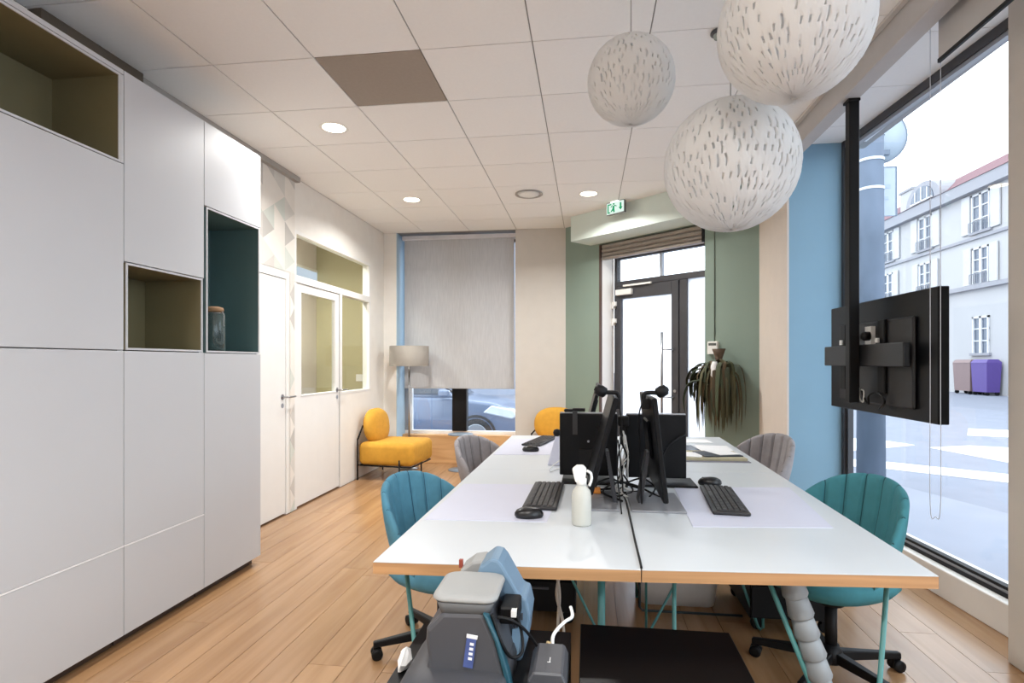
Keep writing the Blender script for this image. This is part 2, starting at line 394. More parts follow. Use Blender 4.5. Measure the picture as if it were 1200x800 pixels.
# ---- entrance wall on the slant
RZ = math.atan2(-0.6657, 0.7462)
E0 = (-0.27, 7.1, 0)
ew = MB().box(0,0.553,0,0.25,0,3).box(1.903,2.50,0,0.25,0,3).box(0.553,1.903,0,0.25,2.71,3)
wall_entry = struct(ew.build('wall_entry', GREEN), 'sage green slanted wall around the glass entrance', 'wall'); wall_entry.location = E0; wall_entry.rotation_euler = (0,0,RZ)
bh = struct(MB().box(0.415,1.97,-0.345,0,2.715,3.0).build('wall_entry_bulkhead', mat('pale_sage_paint', (212,224,217), 0.65, var=0.02, scale=3)), 'pale sage boxed bulkhead above the entrance shutter', 'wall')
bh.location = E0; bh.rotation_euler = (0,0,RZ)
MB().box(0.553,0.558,0.02,0.25,0,2.6).build('reveal', WHITE, wall_entry)
MB().box(0.545,0.562,-0.006,0.03,0,2.7).build('guide_rail', mat('rail_brown', (84,62,52), 0.5), wall_entry)
MB().box(1.897,1.902,0.02,0.25,0,2.6).build('reveal', WHITE, wall_entry)
sh = sempty('roller_shutter', 'rolled-up metal shutter above the glass entrance', E0, RZ, 'shutter')
for k in range(3):
    z = 2.555 + 0.05*k
    MB().prism([(0.02,z),(0.008,z+0.012),(0.008,z+0.036),(0.02,z+0.046),(0.06,z+0.046),(0.06,z)], 0.575, 1.868, 'x').build('slat', SHUT, sh)
MB().box(0.575,1.868,0.0,0.07,2.525,2.548).bevel(0.003).build('bottom_bar', SHUT, sh)
MB().box(1.868,1.896,0.0,0.09,2.53,2.70).build('end_bracket', BLACK, sh)
MB().box(0.563,1.896,0.03,0.2,2.70,2.709).build('housing', mat('housing_dark', (60,56,52), 0.6), sh)
d3 = sempty('door_3', 'anthracite framed glass entrance door with tall pull bar', E0, RZ, 'door')
fr = MB()
for (a, b, z0, z1) in ((0.56,0.605,0,2.6),(1.455,1.545,0,2.224),(1.87,1.897,0,2.6),(0.606,1.869,2.225,2.29),(0.606,1.869,2.55,2.6)): fr.box(a,b,0.25,0.32,z0,z1)
fr.bevel(0.003).build('frame', CHARC, d3)
MB().box(1.20,1.225,0.255,0.31,2.29,2.55).build('mullion', ALU, d3)
lf = MB()
for (a, b, z0, z1) in ((0.608,0.672,0.02,2.22),(1.362,1.45,0.02,2.22),(0.672,1.362,2.08,2.22),(0.672,1.362,0.02,0.16)): lf.box(a,b,0.235,0.30,z0,z1)
lf.bevel(0.003).build('leaf', CHARC, d3)
MB().box(1.545,1.87,0.25,0.32,1.15,1.22).box(1.545,1.87,0.25,0.32,0.0,0.1).build('rail', CHARC, d3)
for (a, b, z0, z1) in ((0.672,1.362,0.16,2.08),(1.545,1.87,1.22,2.225),(1.545,1.87,0.1,1.15)): MB().box(a,b,0.272,0.278,z0,z1).build('pane', FROST, d3)
for (a, b) in ((0.605,1.20),(1.225,1.87)): MB().box(a,b,0.272,0.278,2.29,2.55).build('transom_pane', PANE, d3)
MB().tube([(1.29,0.165,0.78),(1.29,0.165,1.66)], 0.014, 12).tube([(1.29,0.165,1.47),(1.40,0.235,1.47)],0.008,8).tube([(1.29,0.165,0.95),(1.40,0.235,0.95)],0.008,8).build('handle', STEEL, d3)
MB().box(0.625,0.85,0.19,0.235,2.12,2.185).bevel(0.006,2).build('door_closer', WHITEP, d3)
MB().box(0.73,1.12,0.20,0.222,2.215,2.235).build('closer_arm', WHITEP, d3)
MB().lathe([(0.016,0),(0.016,0.012)],12,M=Matrix.Translation((1.41,0.235,1.02))@Matrix.Rotation(PI/2,4,'X')).build('lock', STEEL, d3)
for z in (2.0, 1.80): MB().box(0.562,0.615,0.205,0.25,z,z+0.05).box(0.562,0.585,0.205,0.25,z-0.03,z).build('hinge', WHITEP, d3)
# ---- pier between entrance and shop window
struct(MB().box(1.572,2.03,4.73,5.5,0,3.09).build('wall_blue', BLUE), 'sky blue wall end beside the shop window', 'wall')
struct(MB().box(1.558,1.572,4.73,5.46,0,3.045).build('wall_cream', CREAM), 'cream flank of the blue wall end', 'wall')
# ---- shop window
WZ = math.atan(0.062)
ws = sempty('window_3', 'tall shop window looking onto the street', (2.016, 3.057, 0), WZ, 'window')
MB().box(0.0,0.24,-0.28,1.66,0,0.16).bevel(0.004).build('sill', WHITE, ws)
MB().box(0.052,0.10,-0.28,1.66,0.16,0.182).build('bottom_rail', BLACK, ws)
MB().box(0.058,0.094,-0.28,1.66,0.182,0.196).build('bead', ALU, ws)
MB().box(0.062,0.10,-0.28,1.66,0.196,0.212).build('bottom_gasket', BLACK, ws)
MB().box(0.05,0.10,-0.28,1.66,2.985,3.04).build('top_rail', CHARC, ws)
MB().box(0.06,0.095,-0.28,1.66,2.96,2.985).build('top_bead', ALU, ws)
MB().box(0.045,0.10,1.63,1.668,0.16,3.04).box(0.06,0.10,1.60,1.612,0.2,2.98).build('side_jamb', CHARC, ws)
MB().box(0.07,0.10,1.612,1.63,0.2,2.98).build('side_bead', FRW, ws)
MB().box(0.082,0.088,-0.28,1.64,0.19,2.98).build('pane', PANE, ws)
struct(MB().box(1.852,2.35,2.2,2.802,0,3.045).bevel(0.006).build('wall_right_pier', mat('pier_paint', (208,200,190), 0.7, var=0.02)), 'pale pier at the near end of the shop window', 'wall')
# the shop front goes on beside the camera
wn = sempty('window_4', 'further bay of the shop window beside the pale pier', (2.0, -3.3, 0), 0, 'window')
MB().box(0,0.24,0,5.5,0,0.16).build('sill', WHITE, wn)
MB().box(0.05,0.10,0,5.5,0.16,0.21).box(0.05,0.10,0,5.5,2.97,3.04).box(0.05,0.10,2.7,2.78,0.21,2.97).build('frame', CHARC, wn)
MB().box(0.072,0.078,0,5.5,0.2,2.98).build('pane', PANE, wn)
struct(MB().box(-2.72,2.3,-3.6,-3.5,0,3.09).build('wall_front', WARMW), 'white wall closing the office behind the desks', 'wall')
struct(MB().box(2.0,2.3,-3.5,-3.3,0,3.09).build('wall_front_corner', WARMW), 'white wall corner by the further bay', 'wall')
# ---- ceiling lamps
def downlight(x, y, z=3.0, label='', power=LAMP_W, first=[None]):
    t = thing('recessed_downlight', label, 'ceiling light', (x, y, z), 0, 'recessed ceiling downlights')
    MB().lathe([(0.078,0.0),(0.098,-0.003),(0.102,0.0)], 28, cap=False).build('trim_ring', WHITEP, t)
    MB().lathe([(0.001,-0.001),(0.080,-0.001),(0.080,0.0)], 28, cap=False).build('diffuser', glow('lamp_warm', (255,240,214), 9.0), t)
    L = bpy.data.lights.new('downlight_lamp', 'AREA'); L.shape = 'DISK'; L.size = 0.16; L.energy = power; L.color = (1.0, 0.985, 0.955); L.spread = math.radians(150)
    lo = bpy.data.objects.new('downlight_lamp', L); COL.objects.link(lo); lo.location = (x, y, z-0.012)
downlight(-1.79, 3.85, label='bright ceiling downlight nearest the white storage wall')
downlight(-1.79, 5.66, label='bright ceiling downlight before the grey window blind')
downlight(0.01, 5.69, label='bright ceiling downlight beside the green exit sign')
downlight(-1.79, 0.25, label='added fill downlight, out of view near the closed end of the room')  # out-of-view downlights from here on are added to fill the office
downlight(0.01, 0.25, label='added fill downlight, out of view over the near end of the desks')
downlight(-1.79, -1.55, label='added fill downlight, out of view deep at the closed end')
downlight(0.01, -1.55, label='added fill downlight, out of view deep at the closed end, window side')
downlight(-3.1, 5.6, 2.95, label='added unseen downlight to light the small room behind the inner window', power=34)  # unseen lamp, added to brighten the side room behind the panes
vent = thing('ceiling_vent', 'round white air valve in the ceiling before the pier', 'vent', (-0.575, 5.60, 3.0))
MB().lathe([(0.125,0),(0.135,-0.004),(0.138,-0.012),(0.132,-0.016),(0.118,-0.010),(0.116,0)], 32, cap=False).build('rim', mat('vent_rim',(176,172,168),0.5), vent)
MB().lathe([(0.001,-0.020),(0.085,-0.018),(0.105,-0.010),(0.10,-0.004)], 32, cap=False).build('disc', WHITEP, vent)
dome = thing('ceiling_spotlight', 'small dark ceiling spotlight half hidden behind the nearest pendant', 'ceiling light', (0.66, 2.98, 3.0))
MB().lathe([(0.04,0),(0.045,-0.006),(0.045,-0.014),(0.032,-0.02)], 20).build('housing', CHARC, dome)
MB().lathe([(0.032,-0.02),(0.028,-0.034),(0.001,-0.04)], 20, cap=False).build('lens', mat('lens_glass',(150,160,156),0.15), dome)
# ================================================================== STORAGE WALL
PLINTH = mat('plinth_brown', (70,52,40), 0.6)
def cabinet(y0, y1, label, fronts, niches, niche_mat=OLIVE):
    t = thing('storage_cabinet', label, 'cabinet', (-2.61, y0, 0), 0, 'white storage wall')
    W = y1-y0; D = 0.46
    MB().box(0,D-0.02,0.0,0.016,0.05,2.7).box(0,D-0.02,W-0.016,W,0.05,2.7).build('side_panel', LACQ, t)
    MB().box(0,D-0.02,0.016,W-0.016,2.684,2.7).build('top_panel', LACQ, t)
    MB().box(0,D-0.02,0.016,W-0.016,0.05,0.066).build('bottom_panel', LACQ, t)
    MB().box(0,0.012,0.016,W-0.016,0.066,2.684).build('back_panel', LACQ, t)
    MB().box(0.05,D-0.06,0.005,W-0.005,0.0,0.05).build('plinth', PLINTH, t)
    for nm, a, b, z0, z1 in fronts:
        MB().box(D-0.019, D, a+0.0012, b-0.0012, z0+0.0015, z1-0.0015).bevel(0.0012).build(nm, LACQ, t)
    for a, b, z0, z1 in niches:
        d = 0.36; k = 0.010
        e = D-0.006
        MB().box(D-d,e,a,a+k,z0,z1).box(D-d,e,b-k,b,z0,z1).box(D-d,e,a+k,b-k,z0,z0+k).box(D-d,e,a+k,b-k,z1-k,z1).box(D-d,D-d+k,a+k,b-k,z0+k,z1-k).build('niche', niche_mat, t)
        MB().box(e,D,a,a+k,z0,z1).box(e,D,b-k,b,z0,z1).box(e,D,a+k,b-k,z0,z0+k).box(e,D,a+k,b-k,z1-k,z1).build('niche_rim', LACQ, t)
    return t
# finger-pull strip: a bright bevelled edge on top of the drawers
cabA = cabinet(1.27, 2.40, 'widest white cupboard of the storage wall with an open olive niche at the top',
    [('door',0,1.13,1.39,2.26), ('door',0,1.13,0.476,1.388), ('drawer',0,1.13,0.055,0.470), ('rim_panel',0,1.13,2.676,2.70), ('end_strip',1.112,1.13,2.262,2.674)], [(0.0,1.112,2.262,2.674)])
cabB = cabinet(2.402, 2.962, 'middle white cupboard of the storage wall with a small square olive niche',
    [('door',0,0.56,1.806,2.70), ('door',0,0.56,0.476,1.388), ('drawer',0,0.56,0.055,0.470)], [(0.012,0.548,1.392,1.803)])
cabC = cabinet(2.964, 3.524, 'white end cupboard of the storage wall with a tall petrol niche holding a jar',
    [('door',0,0.56,2.222,2.70), ('door',0,0.56,0.055,1.386)], [(0.02,0.548,1.390,2.219)], TEALN)
for c, W in ((cabA,1.13),(cabB,0.56)):
    MB().box(0.435,0.4612,0.001,W-0.001,0.4702,0.4758).build('finger_pull', mat('pull_white',(252,252,252),0.3), c)
jar = thing('glass_jar', 'clear clip-top glass jar standing in the petrol niche', 'jar', (-2.235, 3.17, 1.40))
JG = mat('jar_glass', (120,140,138), 0.08, var=0.02); JG.node_tree.nodes['Principled BSDF'].inputs['Transmission Weight'].default_value = 0.7
MB().lathe([(0.001,0.0),(0.055,0.0),(0.062,0.008),(0.062,0.20),(0.05,0.225),(0.046,0.235),(0.042,0.235),(0.046,0.222),(0.056,0.2),(0.056,0.012),(0.001,0.008)], 24, cap=False).build('body', JG, jar)
MB().lathe([(0.001,0.236),(0.05,0.236),(0.053,0.246),(0.05,0.262),(0.03,0.268),(0.001,0.268)], 24, cap=False).build('lid', mat('cork', (150,116,84), 0.8), jar)
MB().tube([(0.052,0.0,0.24),(0.066,0.0,0.215),(0.06,0.0,0.16),(0.066,0.0,0.15)],0.0025,6).tube([(0.053*math.cos(a),0.053*math.sin(a),0.228) for a in [i*PI/8 for i in range(17)]],0.002,5).build('clasp', STEEL, jar)

# ================================================================== DESKS
lf_ = lambda y: -0.634+0.027*(y-1.627)/2.95
sp_ = lambda y: 0.153+0.030*(y-1.66)/2.95
rt_ = lambda y: 0.968+0.070*(y-1.725)/2.95
def desk(label, P_, legs):
    cx = sum(p[0] for p in P_)/4; cy = sum(p[1] for p in P_)/4
    t = thing('desk', label, 'desk', (cx, cy, 0), 0, 'white desks pushed together')
    Q = [(x-cx, y-cy) for x, y in P_]
    MB().prism(Q, 0.704, 0.7375, 'z').build('board', PLY, t)
    MB().prism(Q, 0.7375, 0.740, 'z').bevel(0.0008).build('laminate', TOPW, t)
    for xo, xb, xi, y, r in legs:
        m = MB()
        if xi is None: m.tube([(xo-cx,y-cy,0.704),(xb-cx,y-cy,0.0)], r, 10)
        else:
            s = 0.012 if xi > xo else -0.012
            m.tube([(xo-cx,y-cy,0.703),(xb-cx,y-cy,0.014),(xb-cx+s,y-cy,0.005),(xb-cx+2*s,y-cy,0.016),(xi-cx,y-cy,0.703)], r, 8)
        m.build('leg', TEALM, t)
    return t
g = 0.0015
def floor_frame(t, pts):
    MB().tube([(x-t.location.x, y-t.location.y, z) for x, y, z in pts], 0.007, 8).build('floor_frame', mat('frame_black_teal',(28,40,42),0.45), t)
dk1 = desk('white desk beside the nearest blue chair, its front corner over the oak floor', [(-0.634,1.627),(0.153-g,1.665),(sp_(3.15)-g,3.150),(lf_(3.115),3.115)],
     [(-0.575,-0.495,-0.24,1.75,0.0075),(0.043,0.043,None,1.80,0.012),(0.068,0.068,-0.30,2.84,0.0065),(-0.55,-0.50,-0.25,2.95,0.0075)])
dk2 = desk('white desk beside the teal chair, nearest the shop window', [(0.153+g,1.665),(0.968,1.725),(rt_(3.21),3.21),(sp_(3.15)+g,3.150)],
     [(0.872,0.825,0.53,1.80,0.0075),(0.264,0.264,None,1.80,0.0065),(0.287,0.287,0.66,2.88,0.0065),(0.87,0.865,0.60,2.97,0.0075)])
desk('white desk beside the grey chair by the window blind', [(lf_(3.118),3.118),(sp_(3.153)-g,3.153),(0.185-g,4.63),(-0.607,4.58)],
     [(-0.55,-0.50,-0.25,3.3,0.0075),(0.07,0.07,None,3.3,0.012),(0.07,0.07,-0.3,4.4,0.0065),(-0.55,-0.5,-0.25,4.4,0.0075)])
desk('white desk beside the grey chair by the hanging dried plant', [(sp_(3.153)+g,3.153),(rt_(3.213),3.213),(1.035,4.685),(0.185+g,4.63)],
     [(0.87,0.86,0.6,3.35,0.0075),(0.28,0.28,None,3.3,0.012),(0.28,0.28,0.64,4.4,0.0065),(0.92,0.88,0.6,4.5,0.0075)])

floor_frame(dk2, [(0.275,3.10,0.70),(0.275,3.10,0.03),(0.29,3.10,0.012),(0.80,3.10,0.012)])
floor_frame(dk1, [(-0.02,3.08,0.70),(-0.10,3.08,0.03),(-0.115,3.08,0.012),(-0.30,3.08,0.012)])

# ================================================================== SWIVEL CHAIRS
def make_chair(label, fab, pip):
    t = thing('swivel_chair', label, 'chair', group='upholstered tub chairs at the desks')
    # seat : soft rounded pad
    rs = []
    for k, (s, z) in enumerate(((0.70,0.385),(0.90,0.392),(0.99,0.42),(1.0,0.445),(0.965,0.468),(0.85,0.482),(0.5,0.487))):
        ring = []
        for i in range(32):
            a = 2*PI*i/32; ca, sa = math.cos(a), math.sin(a)
            e = (abs(ca)**2.6+abs(sa)**2.6)**(-1/2.6)
            ring.append((0.03+0.255*s*e*ca, 0.25*s*e*sa, z))
        rs.append(ring)
    MB().rings(rs).build('seat', fab, t)
    # tub back with vertical channels
    N = 132; TH = math.radians(106); NCH = 11; rs = []; seams = []
    for i in range(N+1):
        th = -TH+2*TH*i/N; s = abs(th)/TH
        ztop = 0.818-0.31*s**2.3; ca, sa = -math.cos(th), math.sin(th)
        ph = (i % (N//NCH))/(N/NCH); gr = 0.013*max(0, 1-min(ph, 1-ph)*NCH*0.62)
        thick = 0.044*(1-0.45*s**3)
        out, inn = [], []
        for k in range(9):
            u = k/8; z = 0.375+(ztop-0.375)*u
            ro = 0.180+0.082*math.sin(u*PI/2)**0.8
            lean = 0.035*u*u*max(0, math.cos(th))
            out.append((ro*ca-lean, ro*sa*1.02, z))
            ri = ro-thick*(1-0.15*u)+gr*min(1, u*2.5)
            inn.append((ri*ca-lean, ri*sa*1.02, z if k < 8 else z-0.006))
        a, b = out[-1], inn[-1]
        rim = [((a[0]*(1-q)+b[0]*q), (a[1]*(1-q)+b[1]*q), max(a[2],b[2])+0.015*math.sin(PI*q)-gr*0.35) for q in (0.25,0.5,0.75)]
        rs.append(out+rim+inn[::-1])
        if i % (N//NCH) == 0 and 0 < i < N: seams.append([rim[0],rim[1],rim[2]]+inn[::-1][:8])
    MB().rings(rs, closed=True).build('backrest', fab, t)
    m = MB()
    for q in seams: m.tube([(x*0.998,y*0.998,z) for x,y,z in q], 0.0022, 5)
    m.build('stitching', pip, t)
    MB().lathe([(0.16,0.372),(0.16,0.385),(0.05,0.386)], 20).lathe([(0.05,0.30),(0.055,0.372)], 16).lathe([(0.024,0.07),(0.024,0.30)], 14).build('column', BLACK, t)
    MB().lathe([(0.035,0.05),(0.05,0.062),(0.045,0.10),(0.03,0.13)], 16).build('hub', BLACK, t)
    leg_me = MB().hexa([(0.03,-0.022,0.062),(0.03,0.022,0.062),(0.315,0.014,0.052),(0.315,-0.014,0.052)], [(0.03,-0.02,0.105),(0.03,0.02,0.105),(0.315,0.012,0.078),(0.315,-0.012,0.078)]).bevel(0.004).mesh('leg', BLACK)
    cas = MB(); 
    for sy in (-0.018, 0.018): cas.lathe([(0.012,-0.010),(0.025,-0.008),(0.025,0.008),(0.012,0.010)], 14, M=Matrix.Translation((0.30,sy,0.025))@Matrix.Rotation(PI/2,4,'X'))
    cas.box(0.285,0.315,-0.006,0.006,0.02,0.054); cas_me = cas.mesh('caster', BLACK)
    for k in range(5):
        l = share('leg', leg_me, t, (0,0,0), rot=(0,0,2*PI*k/5+0.35)); share('caster', cas_me, l)
    return t
ch1 = make_chair('blue channel-stitched tub chair at the near desk, over the oak floor', BLUF, mat('blue_stitch',(34,72,96),0.9)); ch1.location = (-0.675, 2.60, 0); ch1.rotation_euler = (0,0,-0.50)
ch2 = make_chair('teal channel-stitched tub chair beside the shop window', TEALF, mat('teal_stitch',(20,58,66),0.9)); ch2.location = (1.035, 2.60, 0); ch2.rotation_euler = (0,0,PI+0.50)
ch3 = make_chair('grey tub chair in front of the window blind', GRYF, mat('grey_stitch',(92,88,88),0.9)); ch3.location = (-0.665, 4.03, 0); ch3.rotation_euler = (0,0,-0.5)
ch4 = dup(ch3, (1.10, 4.08, 0), PI+0.5, 'grey tub chair before the green wall and the dried plant')

for ch in (ch1, ch3):        # these two stand lower on their gas columns
    for part in ch.children:
        if part.name.split('.')[0] in ('seat','backrest','stitching','column'): part.location.z = -0.042
# ================================================================== YELLOW LOUNGE CHAIRS
def make_lounge(label):
    t = thing('lounge_chair', label, 'chair', group='mustard yellow lounge chairs')
    MB().box(-0.31,0.36,-0.32,0.32,0.165,0.425).bevel(0.065,5).build('seat', YEL, t, smooth=True)
    rs = []
    for d, s in ((-0.055,0.55),(-0.045,0.82),(-0.02,0.97),(0.01,1.0),(0.04,0.92),(0.058,0.72),(0.064,0.35)):
        ring = []
        for i in range(36):
            a = 2*PI*i/36; ca, sa = math.cos(a), math.sin(a); e = (abs(ca)**2.4+abs(sa)**2.4)**(-1/2.4)
            z = 0.585+0.205*s*e*sa
            ring.append((-0.235+d*1.15-0.10*(z-0.585), 0.275*s*e*ca, z))
        rs.append(ring)
    MB().rings(rs).build('backrest', YEL, t)
    fr = MB(); R = 0.0095
    fr.tube([(-0.29,-0.30,0.165),(0.31,-0.30,0.16),(0.33,-0.28,0.16),(0.33,0.28,0.16),(0.31,0.30,0.16),(-0.29,0.30,0.165)], R, 8)
    fr.tube([(-0.29,-0.30,0.165),(-0.29,0.30,0.165)], R, 8)
    fr.build('frame', BLACK, t)
    for sx, sy in ((-1,-1),(-1,1),(1,-1),(1,1)):
        x = 0.20 if sx > 0 else -0.31
        pts = [(x,sy*0.318,0.0),(x,sy*0.318,0.24 if sx > 0 else 0.46)]
        m = MB().tube(pts, R, 8)
        if sx < 0: m.tube([(x,sy*0.318,0.45),(x-0.005,sy*0.18,0.60)], R, 8)
        m.tube([(x,sy*0.318,0.165),(x,sy*0.295,0.165)], R, 6)
        m.build('leg', BLACK, t)
    return t
lc1 = make_lounge('mustard yellow lounge chair standing against the white wall by the floor lamp'); lc1.location = (-2.245, 6.45, 0); lc1.rotation_euler = (0,0,-0.10)
lc2 = dup(lc1, (-0.375, 6.66, 0), -PI/2-0.03, 'mustard yellow lounge chair behind the black screens, backed to the white pier')

# ================================================================== LAMP, SIDE TABLE, BLINDS
fl = thing('floor_lamp', 'floor lamp with a taupe drum shade on a slim pole', 'lamp', (-2.225, 6.93, 0))
MB().lathe([(0.13,0),(0.13,0.012),(0.02,0.02)], 28).build('base', STEEL, fl)
MB().tube([(0,0,0.02),(0,0,1.45)], 0.011, 10).build('pole', STEEL, fl)
MB().lathe([(0.245,1.285),(0.245,1.535),(0.241,1.535),(0.241,1.285)], 40, cap=False).build('lamp_shade', SHADE, fl)
MB().lathe([(0.018,1.38),(0.022,1.45),(0.02,1.47)], 12).build('socket', BLACK, fl)
st = thing('side_table', 'small round grey side table on an off-centre black post', 'table', (-1.56, 6.90, 0))
MB().lathe([(0.001,0),(0.15,0),(0.15,0.008),(0.001,0.010)], 32, cap=False).build('base', mat('side_table_grey',(112,124,136),0.4), st)
MB().tube([(0.085,0,0.008),(0.085,0,0.44)], 0.016, 12).build('post', BLACK, st)
MB().lathe([(0.001,0.435),(0.155,0.435),(0.155,0.447),(0.001,0.447)], 32, cap=False).build('tabletop', mat('side_table_grey',(112,124,136),0.4), st)
bl = thing('roller_blind', 'tall grey linen roller blind lowered over the far window', 'blind', (-1.655, 7.25, 1.0))
MB().box(-0.735,0.722,-0.003,0.003,0.0,1.93).build('fabric', BLIND, bl)
MB().box(-0.735,0.722,-0.008,0.008,-0.012,0.012).bevel(0.003).build('bottom_bar', BLIND, bl)
MB().box(-0.76,0.742,-0.035,0.03,1.93,1.985).bevel(0.004).build('headrail', mat('headrail_white',(214,214,220),0.4), bl)
MB().box(0.724,0.742,-0.012,0.012,1.87,1.91).build('end_cap', BLACK, bl)
MB().tube([(0.735,0.0,1.88),(0.735,0.0,0.6)], 0.003, 6).build('chain', WHITEP, bl)
rb = thing('roller_blind', 'rolled grey blind behind the ceiling beam with a long chain loop', 'blind', (1.60, 1.85, 2.72))
MB().box(-0.002,0.002,-0.95,1.0,0.0,0.24).build('fabric', mat('grey_blind_cloth',(196,193,191),0.9,var=0.03,bump=0.1,bscale=300), rb)
MB().box(-0.006,0.006,-0.95,1.0,-0.012,0.006).build('bottom_bar', BLACK, rb)
MB().lathe([(0.028,-0.96),(0.028,1.0)], 20, M=Matrix.Translation((0.0,0,0.27))@Matrix.Rotation(-PI/2,4,'X')).build('roller', mat('grey_blind_cloth',(150,147,145)), rb)
MB().box(-0.03,0.03,1.0,1.012,0.22,0.325).build('bracket', WHITEP, rb)
MB().tube(catmull([(-0.026,1.02,0.27),(-0.026,1.02,-0.5),(-0.026,1.02,-1.5),(-0.026,1.02,-2.05),(-0.004,1.02,-2.10),(0.018,1.02,-2.05),(0.018,1.02,-1.5),(0.018,1.02,-0.5),(0.018,1.02,0.27)],6), 0.0016, 6).build('chain', mat('clear_chain',(200,204,212),0.3), rb)

# ================================================================== PENDANTS
STR = weave_mat('white_paper_string', (247,247,246), 0.5)
def pendant(name_label, x, y, z, r, nseg, seed, dens=0.6):
    t = thing('pendant_lamp', name_label, 'pendant lamp', (x, y, z), 0, 'woven white globe pendants')
    rr = random.Random(seed); m = MB(); rows = 34
    V = []
    for j in range(rows+1):
        ph = PI*(0.04+0.945*j/rows); ring = []
        for i in range(nseg):
            a = 2*PI*(i+0.5*(j % 2))/nseg + rr.uniform(-0.3,0.3)*2*PI/nseg
            q = r*(1+rr.uniform(-0.005,0.005))
            ring.append(m.bm.verts.new((q*math.sin(ph)*math.cos(a), q*math.sin(ph)*math.sin(a), q*math.cos(ph))))
        V.append(ring)
    for j in range(rows):
        for i in range(nseg):
            i2 = (i+1) % nseg
            # leave slender slits between the woven strands
            if (i+2*(j//2)) % 4 == 0 and rr.random() < dens: continue
            m._f([V[j][i], V[j][i2], V[j+1][i2], V[j+1][i]])
    m.bm.verts.index_update()
    for v in [v for v in m.bm.verts if not v.link_faces]: m.bm.verts.remove(v)
    o = m.build('woven_globe', STR, t, smooth=True)
    md = o.modifiers.new('thickness', 'SOLIDIFY'); md.thickness = r*0.022; md.offset = -1
    MB().lathe([(0.02,r*0.45),(0.02,r*0.75),(0.008,r*0.8)], 12).build('bulb_holder', WHITEP, t)
    MB().lathe([(0.001,r*0.12),(0.03,r*0.2),(0.034,r*0.3),(0.02,r*0.45)], 16, cap=False).build('bulb', mat('bulb_glass',(240,240,236),0.3), t)
    MB().tube([(0,0,r*0.78),(0,0,3.0-z-0.02)], 0.0025, 6).build('cord', mat('cord_grey',(170,168,166),0.5), t)
    MB().lathe([(0.035,3.0-z-0.022),(0.04,3.0-z-0.001)], 20).build('canopy', WHITEP, t)
pendant('smallest woven white globe pendant, hanging over the desks near the exit sign', 0.178, 2.40, 2.497, 0.178, 190, 1, 0.42)
pendant('topmost and nearest woven white globe pendant, cut by the picture edge', 0.613, 1.805, 2.342, 0.217, 220, 2, 0.45)
pendant('lowest woven white globe pendant, before the green wall', 0.537, 2.246, 2.077, 0.244, 220, 3, 0.5)

# ================================================================== SCREEN ON POLE
tvp = thing('tv_pole', 'black square ceiling pole carrying the wall screen', 'pole', (1.522, 3.53, 1.10))
MB().box(-0.028,0.027,-0.028,0.028,0.0,1.745).bevel(0.004).build('tube', BLACK, tvp)
MB().box(-0.036,0.028,-0.036,0.036,1.735,1.749).build('ceiling_plate', BLACK, tvp)
tv = thing('television', 'large black flat screen seen from behind, hung on the black pole', 'television', (1.60, 3.49, 1.366))
MB().box(0.025,0.075,-0.59,0.59,-0.325,0.325).bevel(0.004).build('panel', SCREEN, tv)
MB().box(0.005,0.026,-0.42,0.42,-0.27,0.20).bevel(0.01).build('back_cover', mat('back_cover_black',(24,24,27),0.5), tv)
MB().box(0.070,0.0765,-0.575,0.575,-0.31,0.31).build('screen', BLACKG, tv)
MB().box(-0.045,-0.012,-0.43,0.52,-0.055,0.068).bevel(0.005,2).build('mount_bar', mat('mount_black',(26,26,28),0.45), tv)
for y in (-0.14, 0.33):
    MB().box(-0.012,0.006,y-0.035,y+0.035,-0.20,0.20).bevel(0.003).build('bracket_arm', BLACK, tv)
MB().box(-0.02,0.004,-0.05,0.02,0.07,0.17).build('socket_plate', WHITEP, tv)
MB().lathe([(0.026,0),(0.026,0.03),(0.018,0.04)],14,M=Matrix.Translation((-0.02,-0.03,0.115))@Matrix.Rotation(-PI/2,4,'Y')).build('plug', BLACK, tv)
MB().tube(catmull([(-0.02,0.06,-0.19),(-0.03,0.02,-0.22),(-0.02,-0.02,-0.27),(-0.03,-0.05,-0.22),(-0.02,-0.12,-0.20),(-0.02,-0.2,-0.24),(-0.01,-0.12,-0.29)],6),0.006,6).build('cable', BLACK, tv)
MB().tube(catmull([(-0.03,0.07,-0.18),(-0.035,0.05,-0.24),(-0.03,0.02,-0.26),(-0.035,0.0,-0.2),(-0.03,0.04,-0.19)],6),0.004,6).box(-0.03,-0.02,0.30,0.33,0.075,0.105).box(-0.03,-0.02,-0.145,-0.115,0.075,0.10).build('pale_fittings', WHITEP, tv)

# ================================================================== EXIT SIGN, INTERCOM, DRIED BOUQUET  (on the slanted wall)
def onwall(t, y, z):
    c_, s_ = math.cos(RZ), math.sin(RZ); return (E0[0]+c_*t-s_*y, E0[1]+s_*t+c_*y, z)
ex = thing('exit_sign', 'small green and white lit exit sign with running figure under the ceiling', 'sign', onwall(1.165,-0.46,2.865), RZ)
SG = glow('sign_white', (226,246,236), 0.95); SGG = glow('sign_green', (22,170,110), 0.8)
MB().box(-0.115,0.115,-0.012,0.018,0.0,0.125).bevel(0.002).build('housing', mat('sign_housing',(96,96,94),0.5), ex)
MB().box(-0.113,0.110,-0.015,-0.0125,0.008,0.123).build('face', SG, ex)
m = MB()
def flat(poly): m.prism(poly, -0.0165, -0.0150, 'y')
flat([(-0.100,0.018),(-0.086,0.018),(-0.086,0.112),(-0.100,0.112)]); flat([(-0.086,0.100),(-0.050,0.100),(-0.050,0.112),(-0.086,0.112)]); flat([(-0.086,0.018),(-0.064,0.018),(-0.064,0.028),(-0.086,0.028)])
